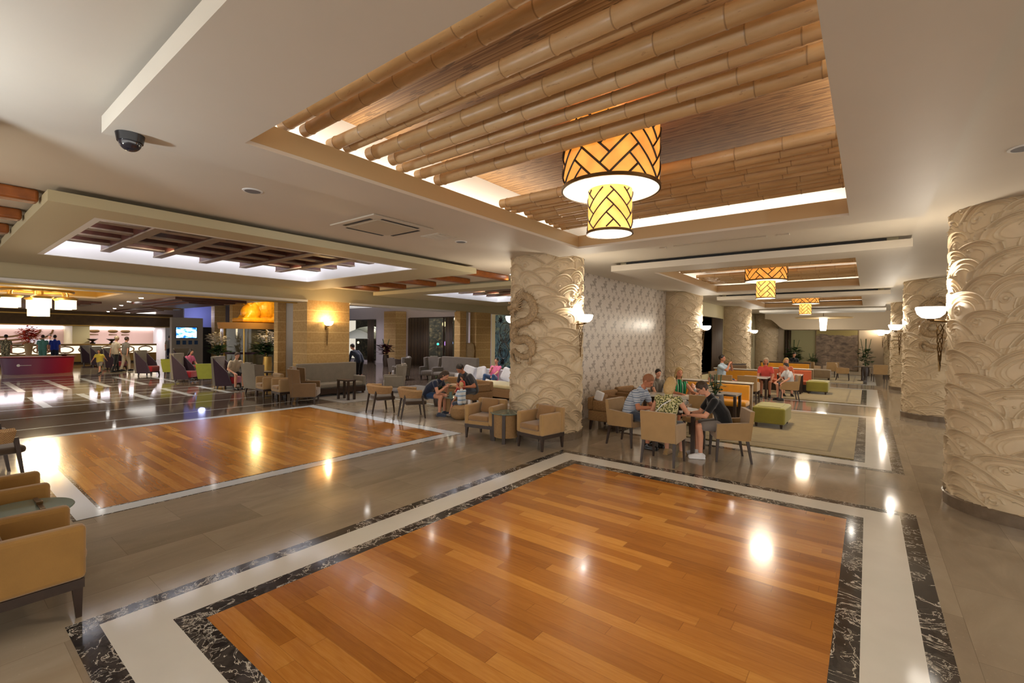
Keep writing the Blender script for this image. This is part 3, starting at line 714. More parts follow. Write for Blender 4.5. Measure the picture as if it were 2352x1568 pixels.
# ================================================================ TIMBER COFFERS
for k, (a, b_, c, d) in enumerate(L):
    t = thing('timber_coffer', ['dark red timber grid in the near left ceiling recess', 'dark red timber grid in the far left ceiling recess beside the dragon column'][k], 'ceiling grid', ((a+b_)/2, (c+d)/2, 3.52), 0, 'timber grids in the left ceiling recesses')
    hx, hy = (b_-a)/2, (d-c)/2; n = 5 if k == 0 else 4
    for i in range(n):
        y = -hy+(i+1)*2*hy/(n+1); cb = MB().box(-hx+.13, hx-.13, y-.07, y+.07, .05, .40, .006).build('cross_beam', MAT['dtimber'], t); MB().box(-hx+.12, hx-.12, y-.075, y+.075, .03, .055).build('pale_soffit', MAT['gtimber'], cb)
    for i in range(5):
        x = -hx+.75+i*(2*hx-1.3)/4; lb = MB().box(x-.09, x+.09, -hy+.1, hy-.1, .1, .40, .006).build('long_beam', MAT['dtimber'], t); MB().box(x-.1, x+.1, -hy+.1, hy-.1, .08, .105).build('pale_soffit', MAT['gtimber'], lb)
    for (x, y, sx, sy) in (((a+.12), (c+d)/2, .06, d-c-.3), ((b_-.12), (c+d)/2, .06, d-c-.3), ((a+b_)/2, d-.12, b_-a-.3, .06), ((a+b_)/2, c+.12, b_-a-.3, .06)):
        trim('covec', x-sx/2, x+sx/2, y-sy/2, y+sy/2, 3.955, 3.975)
        lamp('AREA', (x, y, 3.93), 16*max(sx, sy)/4.9, (.92, .92, 1), sx, rot=(0, 0, 0), size_y=sy, name='cove_light')
    for i in range(3):
        for j in range(2):
            x = a+1.3+j*(b_-a-2.6); y = c+1.3+i*(d-c-2.6)/2
            q = tag(MB().lathe([(.001, 0), (.06, 0), (.06, .02), (.001, .02)], 16, cap=False).build('downlight', MAT['dl'], loc=(x, y, 3.955)), 'small bright downlight, %s from the %s, %s row, %s left ceiling recess' % (ORD[i], 'near end', ['left', 'right'][j], ['near', 'far'][k]), 'downlight', 'downlights in the left ceiling recesses')
            lamp('SPOT', (x, y, 3.94), 55, (1, .9, .76), .06, spot=130, name='downlight_light')
# loose timber beams between the recess slabs
for k, x in enumerate((-7.45, -8.8, -10.15, -11.5, -12.85)):
    for j, (y0, y1) in enumerate(((-2.5, .84), (7.72, 9.35))):
        b = MB().box(-.1, .1, y0, y1, 3.44, 3.578, .03, 3); o = b.build('ceiling_beam', MAT['timber'], loc=(x, 0, 0))
        tag(o, '%s orange-brown timber ceiling beam from the right, %s' % (ORD[k], ['at the near left of the hall', 'between the two left ceiling recesses'][j]), 'ceiling beam', 'timber beams %s' % ['near', 'between recesses'][j])
# ================================================================ CEILING FITTINGS
t = thing('air_conditioner', 'square white ceiling cassette air conditioner left of the bamboo tray', 'air conditioner', (-5.62, 4.15, 3.58))
MB().box(-.52, .52, -.52, .52, -.022, 0, .008).build('panel', MAT['cream'], t)
for a in range(4): MB().box(-.32, .32, -.44, -.39, -.026, -.02, mat=Matrix.Rotation(a*math.pi/2, 4, 'Z')).build('air_slot', MAT['black'], t)
MB().box(-.34, .34, -.34, .34, -.03, -.02, .006).build('intake_grille', plain('pale_plastic', '#b5a994', .5), t)
b = MB().box(-.2, .2, -.2, .2, 3.57, 3.58)
for k in range(12): b.box(-.18, .18, -.18+k*.031, -.165+k*.031, 3.563, 3.571)
tag(b.build('ceiling_vent', MAT['cream'], loc=(-5.45, 5.1, 0)), 'small square slotted vent right of the air conditioner', 'vent')
t = thing('ceiling_speaker', 'round grey ceiling speaker left of the air conditioner', 'speaker', (-5.42, 2.28, 3.58), 0, 'round grey speakers in the ceiling')
MB().lathe([(.001, -.006), (.08, -.008), (.082, 0)], 32, cap=False).build('grille', plain('grey_grille', '#6d6c70', .6), t)
MB().lathe([(.08, -.009), (.1, -.006), (.104, 0), (.08, 0)], 32, cap=False).build('trim_ring', MAT['white'], t)
dup(t, (-5.43, 5.59, 3.58), 0, 'round grey ceiling speaker nearest the dragon column'); dup(t, (.98, 5.5, 3.58), 0, 'round grey ceiling speaker by the right edge above the nearest right column'); 
dup(t, (1.2, 11.2, 3.58), 0, 'round grey ceiling speaker between the first two right columns')
b = MB().box(-.7, .7, -.05, .05, 3.565, 3.58); b.box(-.95, -.85, -.05, .05, 3.56, 3.58); b.box(.85, 1.0, -.05, .05, 3.56, 3.58)
tag(b.build('strip_vent', MAT['cream'], loc=(-1.95, 7.95, 0)), 'long pale strip vent in the ceiling between the first two bamboo trays', 'vent')
t = thing('security_camera', 'black dome security camera on the ceiling slab corner', 'security camera', (-4.17, .93, 3.4))
MB().lathe([(.075, -.055), (.085, 0), (.001, 0)], 32, cap=True).build('housing', MAT['black'], t, smooth=True)
b = MB(); b.lathe([(.066*math.cos(a*.1745), -.055-.062*math.sin(a*.1745)) for a in range(0, 9)]+[(.001, -.118)], 32, cap=False); b.build('dome', plain('smoked_dome', '#1c1c28', .03, spec=1), t, smooth=True)
MB().ell((0, 0, -.06), (.03, .03, .03)).build('lens', MAT['steel'], t)
for k, (x, y) in enumerate(((-9.5, 8.75), (-12.5, 8.75), (-7.2, 9.3), (-8.5, 17.6), (-12.0, 17.8), (-10.2, 19.2), (-9.5, -.4), (-12.3, -.4))):
    tag(MB().lathe([(.001, 0), (.05, 0), (.055, .012), (.001, .012)], 16, cap=False).build('downlight', MAT['dl'], loc=(x, y, 3.565)), '%s small downlight in the plain ceiling strips around the left recesses' % ORD[k], 'downlight', 'small downlights around the left recesses')
    lamp('SPOT', (x, y, 3.55), 75, (1, .86, .66), .06, spot=140, name='downlight_light')
for k, (x, y) in enumerate(((-3.5, 16.6), (-.3, 16.6), (-3.5, 24.75), (-.3, 24.75))):  # extra fittings added to brighten the corridor
    tag(MB().lathe([(.001, 0), (.045, 0), (.05, .012), (.001, .012)], 16, cap=False).build('downlight', MAT['dl'], loc=(x, y, 3.565)), 'added downlight in the ceiling strip %s, %s one' % (['just past the second bamboo tray', 'just past the third bamboo tray'][k//2], ['left', 'right'][k % 2]), 'downlight', 'added downlights between the bamboo trays')
    lamp('SPOT', (x, y, 3.55), 80, (1, .9, .76), .05, spot=150, name='downlight_light')
# lobby downlights and the hall row
for k, (x, y) in enumerate(((-21.8, 5.2), (-25.0, 5.55), (-28.8, 6.1), (-33, 6.7), (-38.5, 7.5), (-29.4, 7.6), (-30.4, 8.35), (-18.5, 6.5), (-18.3, 3.4), (-27, 1.5), (-33, 1.5), (-18.5, 0))):
    tag(MB().lathe([(.001, 0), (.065, 0), (.07, .012), (.001, .012)], 16, cap=False).build('downlight', MAT['dl'], loc=(x, y, 3.285)), '%s bright round downlight in the lobby ceiling, counted from the hall side' % ORD[k], 'downlight', 'downlights in the lobby ceiling')
    lamp('SPOT', (x, y, 3.27), 130, (1, .88, .7), .08, spot=140, name='downlight_light')
for k, (x, y) in enumerate(((-19, 11), (-24, 13), (-20, 17), (-28, 17), (-16.5, 13))):  # lamps added out of view to lift the dim north side
    tag(MB().lathe([(.001, 0), (.09, 0), (.1, .012), (.001, .012)], 16, cap=False).build('downlight', MAT['dl'], loc=(x, y, 4.285)), '%s added downlight in the high ceiling behind the sandstone pillars' % ORD[k], 'downlight', 'added downlights behind the sandstone pillars')
    lamp('SPOT', (x, y, 4.27), 260, (.95, .9, 1), .08, spot=150, name='downlight_light')
t = thing('lantern', 'glowing white tapered lantern under a wide cream disc at the corridor end', 'lamp', (-1.87, 29, 2.5))
MB().lathe([(.13, 0), (.18, .62), (.001, .62)], 32).build('lantern_glass', glow('white_lantern', (1, .97, .9), 4), t, smooth=True)
b = MB(); b.lathe([(.001, .64), (1.2, .64), (1.28, .68), (1.2, .7), (.001, .7)], 64, cap=False); b.build('disc', plain('cream_disc', '#d8bd8c', .5), t, smooth=True)
b = MB(); b.cap((0, 0, .7), .02, (0, 0, 1.07), .01); b.build('stem', MAT['brass'], t)
lamp('POINT', (-1.87, 29, 2.35), 40, (1, .9, .75), .2, name='pendant_light')
# ================================================================ FURNITURE (all fronts face -Y at rotation 0)
def taper_legs(t, hx, hy, z, w0=.035, w1=.06, sp=.02, name='leg', mat='dark', back=0):
    for sx in (-1, 1):
        for sy in (-1, 1):
            MB().leg(sx*hx, sy*hy, 0, z, w0, w1, sx*sp, sy*sp+(back if sy > 0 else 0)).build(name, MAT[mat], t)
def club(mat, lab, x, y, a, group=None, pillow=True, cm='tan2'):
    t = thing('club_armchair', lab, 'armchair', (x, y, 0), a, group)
    MB().box(-.325, -.225, -.31, .21, .27, .65, .035, 3).build('armrest', MAT[mat], t)
    MB().box(.225, .325, -.31, .21, .27, .65, .035, 3).build('armrest', MAT[mat], t)
    MB().box(-.325, .325, .2, .32, .27, .73, .035, 3).build('backrest', MAT[mat], t)
    MB().box(-.24, .24, -.31, .22, .27, .35, .02, 2).build('seat_base', MAT[mat], t)
    MB().box(-.222, .222, -.335, .2, .345, .455, .045, 4).build('seat_cushion', MAT[cm], t, smooth=True)
    if pillow: MB().box(-.19, .19, -.06, .06, -.15, .15, .05, 3, Matrix.Translation((0, .14, .6)) @ Matrix.Rotation(-.3, 4, 'X')).build('back_pillow', MAT[cm], t, smooth=True)
    b = MB(); b.box(-.315, .315, -.3, .3, .21, .272); b.build('frame', MAT['dark'], t)
    taper_legs(t, .28, .265, .215, .03, .055, .008); return t
c1 = club('tan', 'tan suede armchair left of the wicker drum table in front of the dragon column', -6.02, 6.97, 10, 'pair of tan armchairs by the dragon column')
dup(c1, (-4.70, 6.96, 0), -8, 'tan suede armchair right of the wicker drum table in front of the dragon column')
c2 = club('mustard', 'large mustard suede armchair in the left foreground, cut by the left edge', -4.64, .42, 180, 'mustard armchairs in the left foreground')
dup(c2, (-6.06, .42, 0), 180, 'mustard armchair beyond the glass table at the left edge')
def drum_table(x, y, lab, R=.27, h=.56, top='glass', a=0):
    t = thing('drum_table', lab, 'side table', (x, y, 0), a, 'wicker drum side tables')
    MB().lathe([(R-.04, .1), (R-.035, h-.03)], 40).build('wicker_drum', MAT['wicker'], t, smooth=True)
    for q in range(4):
        an = q*math.pi/2+.5; MB().box(R-.06, R+.0, -.03, .03, 0, h-.02, mat=Matrix.Rotation(an, 4, 'Z')).build('post', MAT['dark'], t)
    MB().lathe([(R+.03, h-.015), (R+.035, h-.008), (R+.03, h)], 48).build('glass_top', MAT[top], t); return t
dt = drum_table(-5.44, 6.88, 'wicker drum table with dark posts and round glass top between the two tan armchairs')
dup(dt, (-5.35, .52, 0), 20, 'wicker drum table with a large round glass top at the left edge')
MB_ = MB; b = MB(); b.box(-.2, .2, -.015, .015, 0, .012); b.box(-.03, .03, -.02, .02, .012, .03)
tag(b.build('pen_tray', MAT['brass'], loc=(-5.42, .62, .561)), 'slim brass tray lying on the round glass table at the left edge', 'tray')
def dining(lab, x, y, a, group, mat='beige'):
    t = thing('dining_armchair', lab, 'chair', (x, y, 0), a, group)
    sh = Matrix.Identity(4)
    MB().quadprism([(-.27, .19, .37), (.27, .19, .37), (.27, .25, .37), (-.27, .25, .37)], [(-.28, .235, .84), (.28, .235, .84), (.28, .3, .84), (-.28, .3, .84)]).build('backrest', MAT[mat], t)
    for s in (-1, 1):
        xa, xb = s*.215, s*.28
        MB().quadprism([(xa, -.27, .38), (xb, -.27, .38), (xb, .22, .36), (xa, .22, .36)], [(xa, -.26, .62), (xb, -.26, .62), (xb, .27, .66), (xa, .27, .66)]).build('armrest', MAT[mat], t)
        MB().leg(s*.245, -.24, 0, .39, .028, .045, s*.012, -.02).build('leg', MAT['dark'], t); MB().leg(s*.245, .2, 0, .38, .028, .045, s*.015, .07).build('leg', MAT['dark'], t)
    MB().box(-.22, .22, -.27, .2, .35, .46, .025, 3).build('seat', MAT[mat], t, smooth=True); return t
gd = 'tan dining armchairs at the nearest table'
d = dining('tan dining armchair from behind, under the blond person in a patterned top', -2.60, 7.40, 180, gd)
dup(d, (-3.58, 8.2, 0), 82, 'tan dining armchair under the person in a striped polo shirt'); dup(d, (-1.80, 8.30, 0), -64, 'tan dining armchair under the person in a black shirt')
dup(d, (-2.62, 9.55, 0), 3, 'empty tan dining armchair across the nearest table, behind it')
def sq_table(lab, x, y, a=0, w=.72, d_=.72, h=.72, top='dark', group=None):
    t = thing('table', lab, 'table', (x, y, 0), a, group)
    MB().box(-w/2, w/2, -d_/2, d_/2, h-.045, h, .008).build('tabletop', MAT[top], t)
    for sx in (-1, 1):
        for sy in (-1, 1): MB().box(sx*(w/2-.04)-.03, sx*(w/2-.04)+.03, sy*(d_/2-.04)-.03, sy*(d_/2-.04)+.03, 0, h-.046).build('leg', MAT['dark'], t)
    return t
sq_table('small dark wooden table between the persons in the striped polo and the black shirt', -2.66, 8.42)
t = thing('drinking_glass', 'glass of dark cola on the nearest dark table', 'glass', (-2.62, 8.3, .72))
MB().lathe([(.028, 0), (.036, .14), (.033, .14), (.026, .006), (.001, .006)], 20).build('glass', MAT['glass'], t, smooth=True); MB().lathe([(.0285, .004), (.0345, .11), (.001, .112)], 20).build('drink', plain('cola', '#160a08', .1), t)
for k, (x, y, a) in enumerate(((-2.5, 8.2, 20), (-2.42, 8.42, -35), (-2.58, 8.55, 70))):
    tag(MB().box(-.1, .1, -.14, .14, 0, .004+.002*k, mat=Matrix.Rotation(R_(a), 4, 'Z')).build('leaflet', MAT['whitef'], loc=(x, y, .721+.006*k)), '%s white paper leaflet on the nearest dark table' % ['lowest', 'middle', 'topmost'][k], 'paper', 'paper leaflets on the nearest table')
tag(MB().box(-.04, .04, -.08, .08, 0, .009, .003).build('phone', MAT['black'], loc=(-2.8, 8.2, .721)), 'dark phone lying on the nearest dark table', 'phone')
def wickchair(lab, x, y, a, group='wicker-backed barrel chairs'):
    t = thing('wicker_chair', lab, 'chair', (x, y, 0), a, group)
    b = MB(); n = 28; rings = []
    for i in range(n+1):
        th = R_(-20)+R_(220)*i/n; c_, s_ = math.cos(th), math.sin(th); zz = .12*max(0, math.sin(th))
        e = .03*(1-abs(2*i/n-1)**6)+.004
        rings.append([b.bm.verts.new(((R+o)*c_, (R+o)*s_, z)) for R, o, z in ((.29, 0, .52), (.29, .05, .5), (.34, .06, .66+zz*.4), (.34, .02, .70+zz*.4), (.33, -.02, .68+zz*.4))])
    for p, q in zip(rings, rings[1:]):
        for k in range(5): b.bm.faces.new((p[k], p[(k+1) % 5], q[(k+1) % 5], q[k]))
    b.bm.faces.new(rings[0][::-1]); b.bm.faces.new(rings[-1])
    b.build('wicker_back', MAT['wicker'], t, smooth=True)
    MB().box(-.26, .26, -.27, .24, .33, .43, .04, 3).build('seat', MAT['dbrown'], t, smooth=True)
    for s in (-1, 1):
        MB().leg(s*.28, -.15, 0, .56, .03, .05, s*-.02, -.08).build('leg', MAT['dark'], t); MB().leg(s*.23, .24, 0, .60, .03, .05, s*-.01, .1).build('leg', MAT['dark'], t)
    return t
wc = wickchair('barrel chair with honey wicker back, left one by the far wood floor corner', -10.0, 7.42, 165)
dup(wc, (-8.78, 7.45, 0), 150, 'barrel chair with honey wicker back beside the person in a navy top')
dup(wc, (-9.35, .62, 0), 190, 'wicker-backed chair at the left edge above the near armchairs'); dup(wc, (-10.9, .62, 0), 180, 'farther wicker-backed chair at the left edge')
def wing(lab, x, y, a, mat='brownl', group=None, h=1.04, seatm=None, tuft=False, w=.36):
    t = thing('wing_chair', lab, 'armchair', (x, y, 0), a, group)
    b = MB(); pf = [(-w, .24, .2), (w, .24, .2), (w, .34, .2), (-w, .34, .2)]
    b.quadprism(pf, [(-w-.04, .33, h-.03), (w+.04, .33, h-.03), (w+.04, .43, h-.03), (-w-.04, .43, h-.03)])
    b.box(-w*.55, w*.55, .34, .425, h-.05, h+.015, .02); b.build('backrest', MAT[mat], t)
    for s in (-1, 1):
        MB().quadprism([(s*(w-.06), .08, .5), (s*w, .08, .5), (s*w, .3, .5), (s*(w-.06), .3, .5)], [(s*(w-.04), .12, h-.06), (s*(w+.05), .1, h-.06), (s*(w+.04), .4, h-.03), (s*(w-.06), .4, h-.03)]).build('wing', MAT[mat], t)
        MB().box(s*w-.05-.02*s, s*w+.05-.02*s, -.33, .3, .2, .6, .03, 3).build('armrest', MAT[mat], t)
        MB().leg(s*(w-.06), -.28, 0, .2, .03, .055).build('leg', MAT['dark'], t); MB().leg(s*(w-.06), .28, 0, .2, .03, .055, 0, .04).build('leg', MAT['dark'], t)
    MB().box(-w+.06, w-.06, -.34, .24, .2, .42, .04, 3).build('seat', MAT[seatm or mat], t, smooth=True)
    if tuft:
        b = MB()
        for i in range(5):
            for j in range(5):
                if (i+j) % 2 == 0: b.ell(((i-2)*w*.36, .235+.02*j, .55+.1*j), (w*.2, .04, .07), 10, 6)
        o = b.build('tufting', MAT[mat], t, smooth=True); o['kind'] = 'stuff'
    return t
wing('big tan leather wing chair seen from behind left of the dark console table', -13.0, 6.98, 142, w=.41)
wing('grey-backed wing chair seen from behind at the left end of the club chair row', -16.0, 7.0, 186, 'lgrey')
c3 = club('beige', 'beige club chair beside the grey wing chair, behind the far wood floor', -15.0, 6.85, -4, 'beige club chairs behind the far wood floor', False)
dup(c3, (-13.95, 6.85, 0), -4, 'beige club chair next to the big tan wing chair')
t = drum_table(-14.48, 6.95, 'low wicker table between the two beige club chairs', .2, .5)
wing('grey tufted wing chair with a pale seat behind the wicker barrel chairs', -13.1, 10.2, -35, 'lgrey', 'grey tufted wing chairs', 1.0, 'lgrey', True)
wing('grey tufted wing chair under the tall night window', -16.6, 13.3, -30, 'grey', 'grey tufted wing chairs', 1.04, 'grey', True)
wing('dark brown square-backed chair seen from behind by the left night window', -18.1, 14.4, 170, 'dbrown', None, .9)
wing('dark maroon chair top at the left edge beyond the wicker chairs', -14.95, .65, 100, 'aub', None, 1.0)
wing('grey leather wing chair at the left end of the high-backed settee', -15.75, 14.3, 20, 'grey', None, 1.04)
# console, banquettes, settee
sq_table('small dark console table right of the big tan wing chair', -12.7, 8.1, 5, .55, .3, .62)
def sofa(lab, x, y, a, W, D, hs, hb, mat, cat='sofa', arms=True, base='dark', segs=2, name='sofa'):
    t = thing(name, lab, cat, (x, y, 0), a)
    MB().box(-W/2, W/2, -D/2, D/2, .08, hs-.14, .02).build('base', MAT[base], t)
    for k in range(segs):
        w_ = (W-(.24 if arms else 0))/segs; x0 = -W/2+(.12 if arms else 0)+k*w_
        MB().box(x0+.004, x0+w_-.004, -D/2-.01, D/2-.16, hs-.14, hs, .04, 3).build('seat_cushion', MAT[mat], t, smooth=True)
    MB().box(-W/2, W/2, D/2-.16, D/2, hs-.14, hb, .035, 3).build('backrest', MAT[mat], t)
    if arms:
        for s in (-1, 1): MB().box(s*W/2-.06-.06*s, s*W/2+.06-.06*s, -D/2, D/2-.1, hs-.14, hs+.18, .03).build('armrest', MAT[mat], t)
    for sx in (-1, 1):
        for sy in (-1, 1): MB().box(sx*(W/2-.07)-.03, sx*(W/2-.07)+.03, sy*(D/2-.07)-.03, sy*(D/2-.07)+.03, 0, .085).build('leg', MAT['dark'], t)
    return t
sofa('grey high-backed banquette against the broad sandstone pillar', -14.0, 8.4, 90, 2.1, .72, .42, 1.05, 'lgrey')
sofa('high-backed dark grey leather settee in front of the right sandstone pillars', -14.0, 14.12, -2, 2.2, .75, .42, 1.08, 'grey')
sofa('long white cushioned sofa under the white pillows', -11.3, 13.3, -4, 3.2, .8, .34, .74, 'whitef', base='wickerdk')
t = thing('daybed', 'wicker daybed with a cream mattress left of the dragon column', 'daybed', (-9.55, 11.85, 0), -4)
MB().box(-1.0, 1.0, -.5, .5, .06, .34, .02).build('wicker_base', MAT['wickerdk'], t); MB().box(-1.0, 1.0, -.5, .5, .34, .46, .04, 3).build('mattress', MAT['creamf'], t, smooth=True)
for sx in (-1, 1):
    for sy in (-1, 1): MB().box(sx*.93-.03, sx*.93+.03, sy*.43-.03, sy*.43+.03, 0, .065).build('leg', MAT['dark'], t)
for k, (x, y, a, ry) in enumerate(((-12.45, 13.45, 8, 14), (-11.75, 13.4, -12, -10), (-10.45, 13.4, 15, 20), (-9.95, 13.35, -8, -24))):
    b = MB(); b.box(-.24, .24, -.09, .09, -.24, .24, .085, 4); o = b.build('pillow', MAT['whitef'], smooth=True); o.location = (x, y-.12, .60); o.rotation_euler = (R_(-14), R_(ry), R_(a))
    tag(o, 'white square pillow, %s from the left on the white sofa' % ORD[k], 'pillow', 'white pillows on the white sofa')
# wicker lounge seats along the flowered wall
def wsofa(lab, x, y, a, W=.8):
    t = thing('wicker_armchair', lab, 'armchair', (x, y, 0), a, 'wicker lounge seats by the flowered wall')
    MB().box(-W/2, W/2, -.36, .36, .2, .42, .03).build('wicker_base', MAT['wickerdk'], t)
    MB().box(-W/2, W/2, .26, .38, .42, .7, .04, 3).build('backrest', MAT['wickerdk'], t)
    for s in (-1, 1): MB().box(s*W/2-.05-.05*s, s*W/2+.05-.05*s, -.38, .26, .42, .64, .03).build('armrest', MAT['wickerdk'], t)
    MB().box(-W/2+.1, W/2-.1, -.37, .26, .42, .5, .03, 3).build('cushion', MAT['tan2'], t, smooth=True)
    taper_legs(t, W/2-.06, .3, .2); return t
ws = wsofa('brown wicker armchair behind the person in the striped polo, beside the column', -4.45, 9.35, 90)
dup(ws, (-4.75, 10.4, 0), 85, 'brown wicker armchair second along the flowered wall'); dup(ws, (-4.85, 11.6, 0), 80, 'brown wicker armchair third along the flowered wall, behind the reclining persons')
dup(ws, (-9.0, 9.9, 0), -10, 'wicker armchair behind the person in the charcoal shirt'); dup(ws, (-10.2, 10.2, 0), 20, 'wicker armchair left of the person in the charcoal shirt')
b = MB(); b.box(-.09, .09, -.05, .05, 0, .2, .02, 2, Matrix.Rotation(.3, 4, 'Y')); tag(b.build('napkin', MAT['whitef'], loc=(-4.62, 9.05, .64)), 'folded white cloth on the arm of the wicker armchair beside the column', 'cloth')
sq_table('dark table with a pale marble top beside the person in the green striped top', -3.45, 10.5, 0, 1.25, .6, .72, 'wmarble')
def booth(lab, x, y, a, W, mat, cap='wmarble', h=.88):
    t = thing('booth_bench', lab, 'bench', (x, y, 0), a)
    MB().box(-W/2, W/2, .18, .3, 0, h-.03, .01).build('back_panel', MAT['mush'], t); MB().box(-W/2+.05, W/2-.05, .08, .19, .42, h-.06, .02).build('backrest', MAT[mat], t)
    MB().box(-W/2+.05, W/2-.05, -.35, .18, .3, .44, .03, 3).build('seat', MAT[mat], t, smooth=True); MB().box(-W/2+.05, W/2-.05, -.3, .18, 0, .3).build('plinth', MAT['dark'], t)
    MB().box(-W/2-.01, W/2+.01, .14, .34, h-.03, h+.005, .008).build('marble_cap', MAT[cap], t); return t
booth('booth bench with mustard-orange backrest and pale marble cap behind the person in the black shirt', -3.2, 12.9, 0, 1.75, 'orange')
booth('farther booth bench with orange backrest beside the person in the light blue shirt', -3.9, 18.9, 0, 1.7, 'orange')
booth('salmon booth bench with a white cap behind the persons in red', -2.6, 20.9, 0, 1.9, 'salmon')
booth('orange booth bench far down the corridor below the green wall panel', -3.3, 26.5, 0, 2.2, 'orange', 'dark')
booth('brown booth bench far down the corridor on the left', -4.6, 22.5, 60, 1.4, 'brownl', 'dark')
sq_table('dark steel-edged table in front of the mustard-orange booth bench', -2.9, 11.95, 0, 1.0, .6, .7, 'steel')
sq_table('table with dishes between the persons in light blue and white', -3.05, 17.75, 0, .8, .7, .72, 'wmarble')
sq_table('table with a pale cloth in front of the salmon booth bench', -2.3, 20.1, 0, .8, .6, .72, 'wmarble')
d2_ = dup(d, (-2.05, 17.6, 0), -75, 'tan dining armchair under the child in the white shirt', 'tan dining armchairs far down the corridor'); 
for k, (x, y, a, lab) in enumerate(((-4.15, 17.5, 80, 'tan dining armchair under the person in the light blue shirt'), (-3.0, 16.3, 180, 'tan dining armchair seen from behind in front of the dishes table'), (-3.7, 16.2, 180, 'tan dining armchair seen from behind, left of its twin at the dishes table'),
    (-.98, 28.2, 90, 'left tan dining armchair at the far right end table'), (.45, 28.75, 190, 'right tan dining armchair at the far right end table'), (-2.35, 29.4, 150, 'tan dining armchair under the big faded painting, left one'), (-1.55, 29.8, 200, 'tan dining armchair under the big faded painting, right one'))):
    dup(d, (x, y, 0), a, lab, 'tan dining armchairs far down the corridor')
t = thing('pedestal_table', 'round pedestal table between the two far right tan chairs', 'table', (-.2, 28.6, 0))
MB().lathe([(.35, .69), (.36, .71), (.35, .72)], 32).build('tabletop', MAT['dark'], t); MB().lathe([(.2, 0), (.2, .03), (.05, .05), (.05, .69)], 24).build('pedestal', MAT['dark'], t)
def ottoman(lab, x0, x1, y0, y1, h=.46, mat='green'):
    t = thing('ottoman', lab, 'ottoman', ((x0+x1)/2, (y0+y1)/2, .014), 0, 'green ottomans on the corridor carpets'); hx, hy = (x1-x0)/2, (y1-y0)/2
    MB().box(-hx, hx, -hy, hy, .09, h, .045, 4).build('upholstered_body', MAT[mat], t, smooth=True)
    b = MB(); b.box(-hx+.1, hx-.1, -hy+.1, hy-.1, h-.005, h+.012, .01); b.build('top_panel', MAT[mat], t)
    for sx in (-1, 1):
        for sy in (-1, 1): MB().leg(sx*(hx-.08), sy*(hy-.08), 0, .095, .04, .06).build('foot', MAT['dark'], t)
    return t
ottoman('nearest olive-green square ottoman on the beige carpet', -2.08, -1.42, 11.7, 12.75); ottoman('second olive-green ottoman in the middle bay of the corridor', -1.8, -1.12, 20.2, 21.2); ottoman('brown bench ottoman with a pale end far down the corridor', -2.75, -1.45, 27.6, 28.3, .5, 'mush')
# woven pouf and low table of the family group
t = tag(MB().lathe([(.13, 0), (.22, .06), (.255, .17), (.23, .27), (.14, .335), (.001, .345)], 36).build('pouf', MAT['wicker'], loc=(-7.75, 8.02, 0), smooth=True), 'round woven pouf the toddler in the blue striped shirt sits on', 'pouf')
dt2 = drum_table(-8.28, 8.35, 'low wicker drum table with glass top amid the family of three', .26, .46)
t = thing('drinking_glass', 'tall glass of bright blue drink on the low drum table', 'glass', (-8.12, 8.33, .461)); MB().lathe([(.03, 0), (.035, .18), (.001, .18)], 16).build('blue_drink', plain('blue_drink_liquid', '#0a86b8', .1), t, smooth=True)
for k, (x, y) in enumerate(((-8.36, 8.3), (-8.28, 8.2))): tag(MB().lathe([(.03, 0), (.036, .12), (.03, .12), (.026, .008), (.001, .008)], 16).build('drinking_glass', MAT['glass'], loc=(x, y, .461)), ['clear glass nearest the person in the navy top', 'clear glass at the front of the low drum table'][k], 'glass', 'clear glasses on the low drum table')
# ================================================================ LOBBY SEATS
def highback(lab, x, y, a, h=1.16):
    t = thing('highback_armchair', lab, 'armchair', (x, y, 0), a, 'dark highback lobby armchairs')
    MB().quadprism([(-.33, .26, .12), (.33, .26, .12), (.33, .4, .12), (-.33, .4, .12)], [(-.36, .3, h), (.36, .3, h), (.36, .46, h), (-.36, .46, h)]).build('backrest', MAT['lgrey'], t)
    for s in (-1, 1): MB().quadprism([(s*.3, -.25, .12), (s*.36, -.25, .12), (s*.36, .3, .12), (s*.3, .3, .12)], [(s*.31, -.1, .6), (s*.37, -.1, .6), (s*.38, .38, h-.04), (s*.32, .38, h-.04)]).build('side_wing', MAT['aub'], t)
    MB().box(-.3, .3, -.3, .26, .18, .44, .05, 3).build('seat', MAT['red'], t, smooth=True); taper_legs(t, .28, .25, .17); return t
hb = highback('dark highback armchair with red seat beside the nearest lime chair', -18.35, 6.95, 135)
for k, (x, y) in enumerate(((-22.0, 6.75), (-26.4, 6.6), (-31.5, 6.5), (-34.6, 6.5), (-37.6, 6.6), (-29.0, 8.8))): dup(hb, (x, y, 0), 135 if k < 5 else 100, ['dark highback armchair beside the person in pink', 'dark highback armchair beside the second lime chair', 'dark highback armchair behind the running child', 'dark highback armchair between the two farthest lime chairs', 'farthest dark highback armchair before the reception counter', 'dark highback armchair behind the two walking persons'][k])
def lime(lab, x, y, a):
    t = thing('lime_chair', lab, 'chair', (x, y, 0), a, 'lime green lobby chairs')
    MB().quadprism([(-.27, .2, .26), (.27, .2, .26), (.27, .28, .26), (-.27, .28, .26)], [(-.38, .3, .84), (.38, .3, .84), (.38, .37, .84), (-.38, .37, .84)]).build('backrest', MAT['lime'], t)
    for s in (-1, 1): MB().quadprism([(s*.24, -.26, .26), (s*.3, -.26, .26), (s*.3, .24, .26), (s*.24, .24, .26)], [(s*.31, -.28, .6), (s*.37, -.28, .6), (s*.37, .32, .72), (s*.31, .32, .72)]).build('armrest', MAT['lime'], t)
    MB().box(-.26, .26, -.28, .22, .26, .42, .03, 3).build('seat', MAT['lime'], t, smooth=True); taper_legs(t, .22, .2, .26); return t
